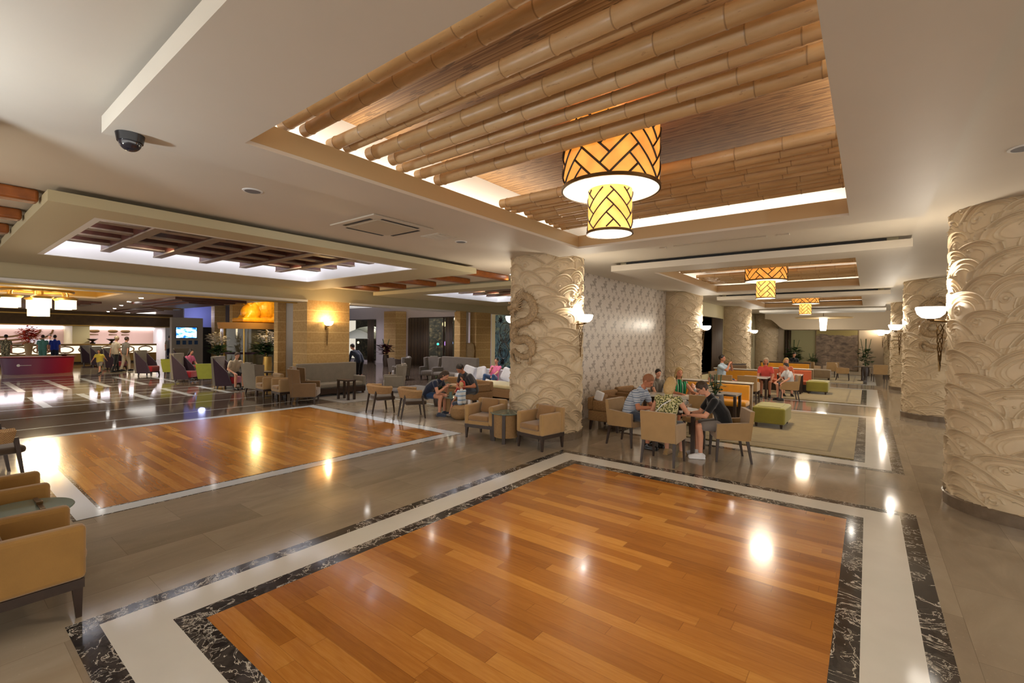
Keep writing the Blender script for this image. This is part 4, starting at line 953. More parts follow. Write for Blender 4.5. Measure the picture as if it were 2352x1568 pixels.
lm = lime('nearest lime green chair seen from behind, right of the person in pink', -20.1, 6.85, -110)
for k, (x, y) in enumerate(((-24.6, 6.95), (-32.6, 6.7), (-36.0, 6.75))): dup(lm, (x, y, 0), -105, ['second lime green chair, left of the person in pink', 'third lime green chair, left of the running child', 'farthest lime green chair near the reception'][k])
for k, (x, y) in enumerate(((-19.0, 8.4), (-24.9, 7.7), (-21.5, 10.5))): sq_table('%s dark low lobby table behind the lime and highback chairs' % ['nearest', 'middle', 'rear'][k], x, y, 0, .7, .7, .5, 'dark', 'low lobby tables')
# ================================================================ PEOPLE
def ik(S, T, a, b, pole):
    S, T, pole = Vector(S), Vector(T), Vector(pole); d = T-S; L = min(d.length, (a+b)*.995); d = d.normalized()
    x = (a*a-b*b+L*L)/(2*L); h = math.sqrt(max(a*a-x*x, 0)); p = (pole-pole.dot(d)*d).normalized()
    return S+d*x+p*h, S+d*L
def remesh(o, v, it=3):
    m = o.modifiers.new('r', 'REMESH'); m.mode = 'VOXEL'; m.voxel_size = v; m.use_smooth_shade = True
    if it: s = o.modifiers.new('s', 'SMOOTH'); s.iterations = it; s.factor = .5
def stripes(name, cols, pitch, axis=2):
    m = Mt(name, .85, spec=.2); p = m.xyz()[axis]; f = (p/pitch).fract(); n = len(cols)
    r = m.new('ShaderNodeValToRGB'); r.color_ramp.interpolation = 'CONSTANT'
    while len(r.color_ramp.elements) < n: r.color_ramp.elements.new(.5)
    for e, (q, c) in zip(r.color_ramp.elements, cols): e.position = q; e.color = (*lin(c), 1)
    m.nt.links.new(f.s, r.inputs[0]); m.col(r.outputs[0]); return m.m
def patterned(name, a, b, sc_):
    m = Mt(name, .85, spec=.2); v = m.new('ShaderNodeTexVoronoi'); v.inputs['Scale'].default_value = sc_; m.nt.links.new(m.pos(), v.inputs['Vector'])
    m.col(m.ramp(X(m.nt, v.outputs['Distance'])+m.noise(m.pos(), sc_*2)*.4, [(.45, a), (.7, b), (.9, '#c8bf9a')])); return m.m
HT = bpy.data.textures.new('strands', 'CLOUDS'); HT.noise_scale = .022
HAIR = dict(brown=plain('brown_hair', '#3a2818', .6, noise=1, nscale=40, var=.4), blond=plain('blond_hair', '#b89a66', .5, noise=1, nscale=50, var=.12), ginger=plain('short_ginger_hair', '#8f5c3c', .6), grey=plain('grey_blond_hair', '#a8957a', .6), dark=plain('dark_hair', '#1c130e', .5))
def person(label, loc, rot=0, H=1.72, pose='sit', seat=.46, lean=15, head=10, turn=0, hands=None, top='grey', bottom='dark', blen=.8, sleeve=.62, hair='brown', long=0, skin='skinp', shoes='black', knees=None, feet=None, v=.014, roll=0, step=0, group=None, skirt=False, extras=True):
    s = H/1.72; b = MB(); V3 = lambda x, y, z: Vector((x*s, y*s, z*s)); c = lambda p, r, q, r2_: b.cap(p, r*s, q, r2_*s, 10)
    if pose == 'sit': P = Vector((0, 0, seat+.10*s))
    else: P = Vector((0, 0, .93*s))
    la = R_(lean*1.3); td = Vector((math.sin(R_(roll)), -math.sin(la), math.cos(la))).normalized(); lb_ = R_(lean*.55); M_ = P+Vector((0, -math.sin(lb_), math.cos(lb_)))*.2*s; side = Vector((1, 0, 0))
    sh = M_+td*.27*s; hips = [P+side*.09*s*k for k in (-1, 1)]; shs = [sh+side*.175*s*k-td*.01*s for k in (-1, 1)]
    ha = R_(lean*.55+head); hd = Vector((math.sin(R_(turn))*math.sin(ha), -math.sin(ha), math.cos(ha))).normalized(); nk = sh+td*.06*s; hc = nk+hd*.19*s
    # torso
    for k in (-1, 1):
        b.cap(P+side*.075*s*k, .105*s, M_+side*.06*s*k, .10*s, 12); b.cap(M_+side*.06*s*k, .1*s, M_+td*.18*s+side*.08*s*k, .10*s, 12)
        b.cap(M_+td*.2*s+side*.08*s*k, .085*s, shs[0 if k < 0 else 1], .058*s)
    c(sh-td*.06*s, .075, nk+hd*.06*s, .05)
    rm = (Matrix.Rotation(R_(turn), 3, 'Z') @ Matrix.Rotation(ha, 3, 'X'))
    W = lambda x, y, z: hc+rm @ Vector((x*s, y*s, z*s))
    b.ell(hc, (.074*s, .094*s, .108*s), 20, 14, rm); b.ell(W(0, -.03, -.055), (.055*s, .062*s, .06*s), 14, 10, rm)
    b.cap(W(0, -.088, .01), .011*s, W(0, -.108, -.022), .015*s, 8)
    for k in (-1, 1): b.ell(W(k*.076, .005, -.01), (.014*s, .024*s, .032*s), 10, 8, rm); b.cap(W(k*.03, -.085, .028), .009*s, W(k*.03+k*.01, -.08, .03), .01*s, 6)
    b.cap(W(-.018, -.094, -.058), .009*s, W(.018, -.094, -.058), .009*s, 6)
    arms = []
    hands = hands or [(-.17, -.36, seat+.14), (.17, -.36, seat+.14)] if pose == 'sit' else hands or [(-.24, -.02-step*.25, .80*s), (.24, -.02+step*.25, .80*s)]
    for k, (S, T) in enumerate(zip(shs, hands)):
        sg = -1 if k == 0 else 1; E_, Wr = ik(S, T, .29*s, .25*s, (sg*.7, .25, -1)); arms.append((S, E_, Wr))
        c(S, .052, E_, .041); c(E_, .043, Wr, .027)
        hd_ = (Wr-E_).normalized(); side2 = hd_.cross(Vector((0, 0, 1)));
        if side2.length < .1: side2 = Vector((1, 0, 0))
        side2.normalize(); nrm = side2.cross(hd_).normalized(); pe = Wr+hd_*.075*s
        b.cap(Wr-side2*.014*s, .019*s, pe-side2*.022*s, .014*s, 8); b.cap(Wr+side2*.014*s, .019*s, pe+side2*.022*s, .014*s, 8); b.cap(Wr, .019*s, pe, .015*s, 8)
        for f in range(4):
            o_ = side2*(-.033+.022*f)*s; L = [.062, .072, .068, .052][f]*s; m1 = pe+o_+hd_*L*.55-nrm*.008*s; m2 = m1+hd_*L*.4-nrm*L*.42
            b.cap(pe+o_-hd_*.01*s, .0095*s, m1, .0088*s, 7); b.cap(m1, .0088*s, m2, .0075*s, 7)
        t1 = Wr+hd_*.03*s-side2*sg*.028*s; t2 = t1+hd_*.035*s-side2*sg*.03*s-nrm*.012*s; b.cap(t1, .0125*s, t2, .0105*s, 7); b.cap(t2, .0105*s, t2+hd_*.028*s-side2*sg*.004*s-nrm*.01*s, .009*s, 7)
    legs = []
    for k in (0, 1):
        sg = -1 if k == 0 else 1; h_ = hips[k]
        if pose == 'sit':
            kn = Vector(knees[k]) if knees else Vector((sg*.13*s, -.43*s, seat+.07*s)); an = Vector(feet[k]) if feet else Vector((sg*.13*s, -.40*s, .085*s))
        else:
            an = Vector((sg*.09*s, -sg*step*.35*s, .085*s)); kn, an = ik(h_, an, .43*s, .42*s, (0, -1, 0))
        c(h_, .085, kn, .055); mid = kn.lerp(an, .35)+Vector((0, .015*s, 0)); c(kn, .054, mid, .052); c(mid, .052, an, .034)
        fd = Vector((0, -1, 0)) if (an-kn).z < -.1 else Vector((0, -.3, .9)); legs.append((h_, kn, an, fd)); c(an+Vector((0, .03*s, -.04*s)), .03, an+fd*.15*s-Vector((0, 0, .05*s)), .028)
    root = b.build('person', MAT[skin]); remesh(root, v); tag(root, label, 'person', group); root.location = loc; root.rotation_euler = (0, 0, R_(rot))
    Mg = lambda m: MAT[m] if isinstance(m, str) else m
    # top
    b = MB(); e = .016*s
    for k in (-1, 1):
        b.cap(P+side*.078*s*k, .105*s+e, M_+side*.062*s*k, .105*s+e, 12); b.cap(M_+side*.062*s*k, .105*s+e, M_+td*.18*s+side*.085*s*k, .098*s+e, 12)
        b.cap(M_+td*.2*s+side*.08*s*k, .085*s+e, shs[0 if k < 0 else 1], .050*s+e*.7)
    b.cap(sh-td*.05*s, .092*s, nk-td*.005*s, .068*s)
    if sleeve > 0:
        for (S, E_, Wr) in arms:
            b.cap(S, .052*s+e*.8, S.lerp(E_, min(sleeve, 1)), .045*s+e*.9)
            if sleeve > 1: b.cap(E_, .043*s+e, E_.lerp(Wr, sleeve-1), .034*s+e)
    remesh(b.build('top', Mg(top), root), max(v, .012), 2)
    b = MB()
    for k, (h_, kn, an, fd) in enumerate(legs):
        b.cap(P+side*.07*s*(-1, 1)[k]-Vector((0, 0, .02*s)), .112*s, h_, .098*s); b.cap(h_, .098*s, h_.lerp(kn, min(blen, 1)), (.098-.03*min(blen, 1))*s+.006)
        if blen > 1: b.cap(kn, .068*s, kn.lerp(an, blen-1), .052*s)
    if skirt: b.cap(hips[0].lerp(hips[1], .5), .14*s, (legs[0][1]+legs[1][1])/2, .15*s)
    remesh(b.build('skirt' if skirt else 'trousers' if blen > 1 else 'shorts', Mg(bottom), root), max(v, .012), 2)
    if shoes:
        for (h_, kn, an, fd) in legs:
            b = MB(); b.cap(an+Vector((0, .04*s, -.035*s)), .043*s, an+fd*.08*s-Vector((0, 0, .038*s)), .044*s); b.cap(an+fd*.08*s-Vector((0, 0, .038*s)), .044*s, an+fd*.165*s-Vector((0, 0, .048*s)), .034*s); b.cap(an, .042*s, an-Vector((0, 0, .03*s)), .044*s)
            b.box(an.x-.045*s, an.x+.045*s, an.y-.19*s, an.y+.08*s, max(an.z-.085*s, .0), an.z-.06*s, .008)if fd.y == -1 else None
            remesh(b.build('shoe', Mg(shoes), root), max(v*.8, .01), 2)
    # hair
    b = MB(); b.ell(W(0, .012, .018), (.079*s, .094*s, .1*s), 18, 12, rm)
    t_ = bmesh.new(); me = bpy.data.meshes.new('h'); 
    if long: b.ell(W(0, .04, -.03-.03*long), (.088*s, .075*s, (.09+.05*long)*s), 16, 12, rm)
    if long > 1: b.cap(W(0, .07, -.06), .06*s, W(0, .085, -.12-.07*long), .045*s)
    # trim the face side: keep vertices behind the hairline plane
    t_.free(); bpy.data.meshes.remove(me)
    nrm = (rm @ Vector((0, -1, -.62 if not long else -.35))).normalized(); pt = W(0, -.045 if not long else -.04, .03)
    bmesh.ops.bisect_plane(b.bm, geom=list(b.bm.verts)+list(b.bm.edges)+list(b.bm.faces), plane_co=pt, plane_no=nrm, clear_outer=True)
    h = b.build('hair', HAIR[hair], root, smooth=True)
    so = h.modifiers.new('s', 'SOLIDIFY'); so.thickness = (.012 if long else .006)*s; so.offset = 1
    if v < .013:
        sb = h.modifiers.new('d', 'SUBSURF'); sb.levels = sb.render_levels = 2
        dm = h.modifiers.new('n', 'DISPLACE'); dm.texture = HT; dm.strength = .018*s; dm.mid_level = .4
    if extras:
        for k in (-1, 1):
            b = MB(); b.ell(W(k*.03, -.083, .008), (.011*s, .008*s, .007*s), 8, 6, rm); b.build('eye', plain_eye, root)
        b = MB(); b.cap(W(-.02, -.099, -.06), .0035*s, W(.02, -.099, -.06), .0035*s, 6); b.build('mouth', plain_lip, root)
    return root, W, arms, s
plain_eye = plain('dark_eye', '#241a14', .2); plain_lip = plain('lip', '#a3574c', .5)
MAT.update(navy=m_fabric('navy_cotton', '#232b40'), char=m_fabric('charcoal_cotton', '#35353a'), blackf=m_fabric('black_cotton', '#131316'), denim=m_fabric('blue_denim', '#2d4a72'), gshort=m_fabric('grey_check_cotton', '#77706c'), lblue=m_fabric('light_blue_cotton', '#a9bccb'), redf=m_fabric('red_coral_cotton', '#b8433a'), teal=m_fabric('teal_cotton', '#5f9a94'), royal=m_fabric('royal_blue_cotton', '#2038a0'), pinkf=m_fabric('pink_cotton', '#d46a90'), sand=m_fabric('sand_cotton', '#b9aa92'), yellowf=m_fabric('yellow_cotton', '#d2bc4a'), slate=m_fabric('slate_shorts', '#3b4454'))
polo = stripes('blue_white_stripes', [(0, '#b8c0cc'), (.3, '#5f7190'), (.42, '#c6ccd4'), (.62, '#8796ae'), (.72, '#aab6c6'), (.88, '#3e5070')], .085)
kidst = stripes('pale_blue_stripes', [(0, '#d4dade'), (.45, '#7f9ebd'), (.75, '#d4dade')], .1); greenst = stripes('green_black_stripes', [(0, '#2a8a58'), (.35, '#16181a'), (.5, '#c8c8b8'), (.6, '#2a8a58'), (.8, '#16181a')], .11, 0)
patt = patterned('olive_blue_pattern', '#23252e', '#8f8f52', 34); khp = patterned('grey_pattern', '#3a3a34', '#7a7666', 20)
# nearest table
person('person in a blue and white striped polo shirt leaning over the nearest table', (-3.52, 8.22, 0), 86, 1.78, lean=24, head=26, hands=[(-.15, -.52, .76), (.15, -.5, .76)], top=polo, bottom='slate', hair='ginger', skin='skint', v=.009, seat=.47)
r, W, arms, s = person('person with a blond bob and sleeveless patterned top, seen from behind at the nearest table', (-2.62, 7.52, 0), 176, 1.68, lean=16, head=16, hands=[(-.2, -.5, .76), (.24, -.42, .74)], top=patt, bottom='slate', hair='blond', long=1, sleeve=.12, skin='skinp', v=.009, seat=.47, shoes='tan')
MB().tube([(-.16, .16, 1.02), (-.03, .185, .93), (.1, .18, .78), (.15, .14, .66)], .009, 6).build('bag_strap', MAT['whitef'], r)
r, W, arms, s = person('person in a black shirt and glasses bending over the phone in both hands', (-1.88, 8.27, 0), -64, 1.70, lean=27, head=26, hands=[(-.07, -.56, .72), (.09, -.56, .72)], top='blackf', bottom='gshort', hair='brown', skin='skinp', shoes='whitef', v=.009, seat=.47)
b = MB()
for k in (-1, 1):
    b.tube([W(k*.032+.024*math.cos(a), -.10, .006+.018*math.sin(a)) for a in [q*math.pi/5 for q in range(11)]], .0022, 5); b.tube([W(k*.056, -.1, .012), W(k*.078, .0, .01)], .0025, 5)
b.build('glasses', MAT['black'], r)
S_, E_, Wr = arms[0]; MB().cap(E_.lerp(Wr, .86), .034, E_.lerp(Wr, .97), .032).build('wristwatch', MAT['black'], r)
tag(MB().box(-.036, .036, -.005, .005, -.07, .07, .004).build('phone', MAT['black'], loc=(-2.44, 7.98, .78)), 'phone held by the person in the black shirt', 'phone')
tag(MB().tube([(0, 0, 0), (.02, .01, .16)], .005, 6).build('straw', MAT['creamf'], loc=(-2.45, 7.92, .80)), 'thin cream stylus held up by the person in the black shirt', 'stylus')
# second table
person('person with blond hair in a green striped sleeveless top at the marble-topped table', (-3.55, 11.05, 0), 40, 1.66, lean=4, head=2, seat=.40, hands=[(-.1, -.45, .74), (.25, -.4, .76)], top=greenst, sleeve=0, bottom='whitef', hair='blond', long=1, skin='skint', v=.012)
person('child with dark hair in a grey top at the left end of the marble-topped table', (-4.15, 11.25, 0), 50, 1.45, lean=6, seat=.46, top='grey', bottom='slate', hair='dark', v=.012)
person('child in white shorts with knees drawn up by the second column', (-3.15, 11.8, 0), -60, 1.3, lean=-22, seat=.44, knees=[(-.08, -.26, .86), (.1, -.3, .82)], feet=[(-.08, -.42, .52), (.1, -.46, .52)], top='sand', bottom='whitef', hair='brown', v=.014)
# farther corridor
person('person in a light blue shirt holding hands up to the face', (-4.1, 17.45, 0), 82, 1.8, lean=2, head=0, hands=[(-.08, -.30, 1.12), (.1, -.3, 1.12)], top='lblue', bottom='slate', hair='dark', skin='skint', v=.016)
person('person in a coral red blouse seated at the dishes table, nearer one', (-2.85, 18.35, 0), 10, 1.68, lean=10, top='redf', bottom='dark', hair='grey', long=1, skin='skint', v=.016)
person('person with pale hair seated behind the one in coral red', (-2.35, 19.2, 0), 20, 1.65, lean=8, top='salmon', bottom='dark', hair='blond', long=1, v=.018)
person('child with dark hair in a white shirt seen from the side', (-2.02, 17.62, 0), -50, 1.45, lean=12, top='whitef', bottom='slate', hair='dark', v=.016)
person('person in black far away at the end of the corridor', (-3.2, 28.6, 0), 30, 1.7, lean=20, top='blackf', bottom='dark', hair='dark', v=.02, extras=False)
# family by the low drum table
person('person in a navy top leaning forward with elbows on bare knees beside the drum table', (-8.78, 7.92, 0), 108, 1.68, lean=42, head=20, seat=.42, hands=[(-.06, -.50, .72), (.08, -.50, .74)], top='navy', bottom='denim', blen=.45, sleeve=.35, hair='brown', long=1, shoes='slate', v=.010)
person('person in a charcoal T-shirt bending over a baby at the drum table', (-8.5, 9.25, 0), -4, 1.82, lean=34, head=26, seat=.44, hands=[(-.14, -.40, .66), (.14, -.42, .66)], top='char', bottom='slate', hair='dark', skin='skint', v=.010)
person('baby in a red outfit on the lap of the person in charcoal', (-8.5, 8.9, 0), -10, .72, lean=10, seat=.56, knees=[(-.06, -.16, .6), (.06, -.16, .6)], feet=[(-.06, -.22, .48), (.06, -.22, .48)], hands=[(-.08, -.14, .72), (.08, -.14, .72)], top='redf', bottom='redf', blen=1.6, sleeve=1.6, hair='brown', v=.008)
person('toddler in a blue and white striped shirt sitting on the woven pouf', (-7.75, 8.06, 0), -96, 1.02, lean=2, head=6, seat=.33, knees=[(-.08, -.25, .34), (.08, -.25, .34)], feet=[(-.08, -.36, .09), (.1, -.34, .08)], hands=[(-.1, -.22, .42), (.1, -.2, .42)], top=kidst, bottom='slate', hair='blond', shoes='lgrey', v=.009)
person('person in blue jeans slumped with a hand on the face on the white sofa', (-11.0, 13.15, 0), 10, 1.66, lean=-22, head=18, seat=.34, knees=[(-.18, -.36, .56), (.18, -.36, .56)], feet=[(-.2, -.5, .09), (.2, -.5, .09)], hands=[(-.02, -.12, .80), (.1, -.26, .56)], top='pinkf', bottom='denim', blen=1.9, hair='dark', v=.012)
person('waiter-like person in dark clothes bending over a table by the left night window', (-16.3, 11.0, 0), -80, 1.74, 'stand', lean=38, hands=[(-.15, -.5, .78), (.15, -.5, .78)], top='navy', bottom='blackf', blen=1.9, sleeve=1.8, hair='dark', v=.014)
sq_table('small table with a white cloth by the bending person in dark clothes', -17.0, 10.9, 0, .7, .7, .68, 'whitef')
# lobby
fr_ = dict(v=.022, extras=False)
person('person in a pink top with long dark hair seated right of the second highback chair', (-23.1, 7.1, 0), 120, 1.6, lean=16, seat=.46, top='pinkf', bottom='redf', hair='dark', long=2, **fr_)
person('person with pale sleeves seated in the nearest highback chair', (-18.1, 7.0, 0), 95, 1.68, lean=20, top='sand', bottom='blackf', hair='brown', **fr_)
person('person in a grey top at the low table behind the lime chairs', (-16.1, 9.7, 0), 130, 1.65, lean=20, top='lgrey', bottom='dark', hair='brown', **fr_)
person('walking person in a white shirt and dark trousers in the lobby', (-29.4, 6.0, 0), 200, 1.76, 'stand', lean=3, step=.5, top='sand', bottom='blackf', blen=1.9, hair='grey', **fr_)
person('second walking person in a grey shirt just behind the white-shirted one', (-29.9, 6.5, 0), 200, 1.72, 'stand', lean=3, step=-.4, top='lgrey', bottom='sand', blen=1.9, hair='brown', **fr_)
person('running child in a yellow top and grey shorts', (-29.0, 5.35, -.06), 60, 1.2, 'stand', lean=12, step=1.3, top='yellowf', bottom='lgrey', hair='brown', long=1, **fr_)
for (x, y, lab, tp, bt, bl, hr) in ((-38.3, 3.05, 'person in a dark patterned dress left of the red flowers', khp, khp, 1.3, 'dark'), (-38.6, 4.55, 'person in a teal top at the reception counter', 'teal', 'teal', .9, 'dark'), (-38.5, 5.05, 'person in a royal blue shirt at the reception counter', 'royal', 'navy', .9, 'dark'),
    (-41.3, 4.55, 'left receptionist in a white shirt behind the counter', 'whitef', 'dark', 1.9, 'brown'), (-41.3, 5.2, 'right receptionist in a white shirt behind the counter', 'whitef', 'dark', 1.9, 'brown'), (-38.4, 10.75, 'person in a grey shirt and navy trousers at the right end of the reception', 'lgrey', 'navy', 1.9, 'dark'), (-38.2, 11.2, 'person in navy beside the reception end', 'navy', 'navy', 1.9, 'dark')):
    person(lab, (x, y, 0), 250 if x > -40 else 80, 1.74, 'stand', lean=4, top=tp, bottom=bt, blen=bl, hair=hr, sleeve=.6 if x > -40 else 1.8, **fr_)
# ================================================================ LOBBY THINGS
t = thing('reception_counter', 'long reception counter with gold top and white scalloped front', 'counter', (-39.52, -2, 0))
MB().box(-.35, .35, -12, 12.2, .1, .62).build('front_panel', plain('gold_brown_panel', '#a9823c', .5), t); MB().box(-.4, .42, -12, 12.2, 1.1, 1.22, .01).build('counter_top', plain('gold_top', '#8d6a2c', .3), t); MB().box(-.3, .3, -12, 12.2, 0, .1).build('plinth', MAT['dark'], t)
MB().box(-.33, .33, -12, 12.2, .62, 1.1).build('lit_front', glow('scalloped_front_light', (1, .86, .66), .75), t)
b = MB()
for k in range(24):
    y = -11.4+k; b.tube([(.35, y+.38*math.cos(a), .86+.2*math.sin(a)) for a in [q*math.pi/6 for q in range(13)]], .045, 6)
o = b.build('scallops', plain('scallop_beige', '#b89c78', .5), t, smooth=True); o['kind'] = 'stuff'
b = MB()
for k in range(3): b.tube([(-42.78, 3.2+(.9+.45*k)*math.cos(a)*1.3, 2.1-(.5+.22*k)*abs(math.sin(a))) for a in [q*math.pi/14 for q in range(15)]], .05, 6)
for y in (7.6, 8.6, 9.3): b.ell((-42.78, y, 2.05), (.03, .28, .12)); b.cap((-42.78, y-.2, 1.8), .04, (-42.78, y+.2, 1.8), .02)
o = b.build('wall_ornament', MAT['brass'], smooth=True); tag(o, 'golden scroll ornaments on the pink wall behind the reception', 'ornament')
for k, y in enumerate((6.95, 7.9)): tag(MB().lathe([(.12, 0), (.16, .06), (.05, .14), (.3, .32), (.001, .28)], 20).build('bowl', MAT['dark'], loc=(-39.6, y, 1.22)), ['dark footed bowl left on the reception counter', 'dark footed bowl right on the reception counter'][k], 'bowl')
m = Mt('purple_red_print', .4); x_, y_, z_ = m.xyz(); m.col(m.ramp(y_*.38+.5, [(.1, '#4c0a46'), (.6, '#7c0e3c'), (.95, '#a8141c')]))
t = thing('oval_desk', 'oval desk with purple to red curved front and a small pale mark', 'desk', (-31.2, 3.55, 0), 0)
b = MB().lathe([(1.0, 0), (1.06, .74), (1.0, .76)], 48); 
for v_ in b.bm.verts: v_.co.x *= .75; v_.co.y *= 1.18
b.build('curved_front', m.m, t, smooth=True)
b = MB().lathe([(1.1, .76), (1.12, .78), (1.1, .8)], 48)
for v_ in b.bm.verts: v_.co.x *= .75; v_.co.y *= 1.18
b.build('desk_top', MAT['red'], t)
b = MB(); Q = lambda y, z: (.75*1.045*math.sqrt(max(0, 1-(y/1.24)**2)), y, z)
b.ell(Q(-.72, .42), (.02, .06, .06)); b.tube([Q(-.68+.06*k, .42) for k in range(7)], .012, 5); b.build('emblem', MAT['whitef'], t)
t = thing('flower_vase', 'tall vase with a red flower arrangement behind the oval desk', 'flowers', (-32.0, 3.3, .8))
MB().lathe([(.1, 0), (.12, .2), (.16, .5), (.2, .62), (.001, .6)], 20).build('vase', plain('beige_vase', '#9c8a68', .3), t, smooth=True)
rng = random.Random(4)
def foliage(name, mat, par, n, c, r, sz, seed=1, kind=None, droop=.3, loc=None):
    g = random.Random(seed); b = MB()
    for k in range(n):
        d = Vector((g.gauss(0, 1), g.gauss(0, 1), g.gauss(0, 1))).normalized()*g.uniform(.35, 1); p = Vector(c)+Vector((d.x*r[0], d.y*r[1], d.z*r[2]))
        a = g.uniform(0, 6.28); l = sz*g.uniform(.6, 1.3); u = Vector((math.cos(a), math.sin(a), g.uniform(-droop, .5))).normalized(); w_ = u.cross(Vector((0, 0, 1))).normalized()*l*.26
        mid = p+u*l*.5+Vector((0, 0, .06*l)); V_ = [b.bm.verts.new(q) for q in (p, mid-w_, p+u*l, mid+w_, )]; b.bm.faces.new((V_[0], V_[1], V_[2])); b.bm.faces.new((V_[0], V_[2], V_[3]))
    o = b.build(name, MAT[mat] if isinstance(mat, str) else mat, par, loc=loc); o['kind'] = 'stuff' if not par else ''; 
    if par: del o['kind']
    return o
foliage('flowers', plain('red_flower', '#d0402a', .6, noise=1, nscale=8, var=.5), t, 420, (0, 0, 1.0), (.28, .42, .45), .2, 3)
t = thing('white_flower_bowl', 'low white flower bowl at the right end of the oval desk', 'flowers', (-31.0, 4.4, .8)); MB().lathe([(.08, 0), (.14, .08), (.001, .07)], 16).build('bowl', MAT['brass'], t); foliage('flowers', 'petal', t, 60, (0, 0, .14), (.16, .16, .06), .09, 9)
# chandelier
t = thing('chandelier', 'large gold chandelier with glowing white drum shades over the lobby', 'chandelier', (-22, 2.5, 0))
gs = glow('chandelier_shade', (1, .84, .52), 1.15); b = MB()
b.tube([(.84*math.cos(a), .84*math.sin(a), 3.34) for a in [q*math.pi/18 for q in range(37)]], .05, 8); b.build('ring', MAT['gold'], t, smooth=True)
for k in range(6):
    a = k*math.pi/3; x, y = .76*math.cos(a), .76*math.sin(a)
    sh_ = MB().lathe([(.22, 2.76), (.22, 3.06), (.25, 3.09), (.18, 3.12)], 24, x, y).build('shade', gs, t, smooth=True)
    b = MB(); b.lathe([(.235, 3.06), (.28, 3.12), (.15, 3.17)], 24, x, y, cap=False); b.build('shade_crown', MAT['gold'], sh_, smooth=True)
    b = MB(); b.tube([(x*.15, y*.15, 3.75), (x*.5, y*.5, 3.5), (x*.9, y*.9, 3.42), (x, y, 3.25), (x, y, 3.15)], .03, 6); b.build('arm', MAT['gold'], t, smooth=True)
b = MB().lathe([(.27, 2.5), (.27, 2.98)], 28); b.build('shade', gs, t, smooth=True); b = MB(); b.cap((0, 0, 3.0), .05, (0, 0, 4.3), .03); b.ell((0, 0, 3.6), (.16, .16, .2)); b.build('stem', MAT['gold'], t, smooth=True)
lamp('POINT', (-22, 2.5, 2.3), 160, (1, .78, .46), .5, name='chandelier_light'); lamp('POINT', (-22, 2.5, 3.2), 60, (1, .74, .4), .3, name='chandelier_top_light')
# dark stepped timber ceilings in the lobby
for k, (x, y, w_, d_) in enumerate(((-29.5, 2.6, 6.5, 4.6), (-33.5, 9.0, 5, 1.4), (-22.5, 6.9, 5.5, 2.4), (-29.5, -4.0, 7, 4))):
    if k == 1: x, y, w_, d_ = -32.0, 7.85, 7.0, 1.3
    t = thing('stepped_coffer', ['dark stepped timber ceiling coffer behind the chandelier', 'narrow dark stepped timber coffer near the reception', 'dark stepped timber ceiling coffer left of the elephant statue', 'dark stepped timber ceiling coffer at the far left of the lobby'][k], 'ceiling coffer', (x, y, 0), 0, 'dark timber coffers in the lobby ceiling')
    for j in range(3): MB().box(-w_/2+.3*j, w_/2-.3*j, -d_/2+.3*j, d_/2-.3*j, 3.21-.0*j-.05*j, 3.298-.05*j).build('tier', MAT['dtimber'], t)
# television and doorway things
t = thing('television', 'wall television showing a blue and white picture', 'television', (-35.95, 11.0, 2.0)); MB().box(-.04, .04, -.62, .62, -.38, .38, .01).build('casing', MAT['black'], t)
m = Mt('screen', .3); x_, y_, z_ = m.xyz(); n_ = m.noise(m.comb(y_, z_*2.0, 0.0), 2.5, 3); m.col('#000000'); m.emit(m.ramp(n_, [(.38, '#0a50c0'), (.5, '#8ac6ff'), (.6, '#ffffff')]), 2.2); MB().box(.04, .045, -.58, .58, -.34, .34).build('screen', m.m, t)
for k in range(4): tag(MB().box(0, .03, -.1, .1, -.13, .13).build('brochure_holder', MAT['denim'], loc=(-36.0, 10.55+.34*k, 1.35)), '%s small blue brochure holder below the television' % ORD[k], 'brochure holder', 'brochure holders below the television')
# entrance portal, statue, orchids
t = thing('entrance_portal', 'revolving glass entrance under an orange stone canopy', 'entrance', (-24.6, 10.25, 0))
b = MB().lathe([(1.35, 2.22), (1.4, 2.52), (.01, 2.52)], 40); b.build('canopy', plain('orange_stone', '#b5803c', .6), t, smooth=True)
MB().lathe([(1.25, 0), (1.25, 2.22)], 40, cap=False).build('curved_glass', plain('entrance_glass', '#4a4636', .1), t, smooth=True)
for k in range(8): a = k*math.pi/4+.2; MB().box(1.24, 1.3, -.03, .03, 0, 2.22, mat=Matrix.Rotation(a, 4, 'Z')).build('post', MAT['gold'], t)
MB().lathe([(1.27, 1.0), (1.29, 1.1)], 40, cap=False).build('rail', MAT['aub'], t)
b = MB(); P_ = [((0, 1.1, .62), (.5, .62, .6)), ((.1, .75, .85), (.36, .36, .36)), ((.1, .4, .35), (.34, .42, .34))]
for c_, r_ in P_: b.ell(c_, r_, 20, 14)
for sx in (-.25, .25): b.cap((sx, .5, .55), .15, (sx+.05, .12, .12), .13); b.cap((sx, 1.3, .4), .2, (sx, 1.5, .05), .2); b.ell((sx*1.4, .95, 1.0), (.06, .24, .28))
pts = [(.1, .52, .85), (.1, .3, .78), (.1, .1, .86), (.1, .0, 1.05), (.1, .04, 1.25)]; b.tube(pts, [.15, .12, .1, .085, .07], 10)
for sx in (-.12, .3): b.tube([(sx, .5, .72), (sx, .3, .62), (sx, .15, .7)], [.05, .04, .012], 8)
b.box(-.5, .6, -.15, 1.9, -.02, .14, .05)
o = b.build('elephant_statue', MAT['goldst']); remesh(o, .022, 3); o.location = (-24.4, 9.72, 2.58); o.scale = (1.2, 1.12, 1.3); tag(o, 'gilded elephant statue on top of the entrance canopy', 'statue')
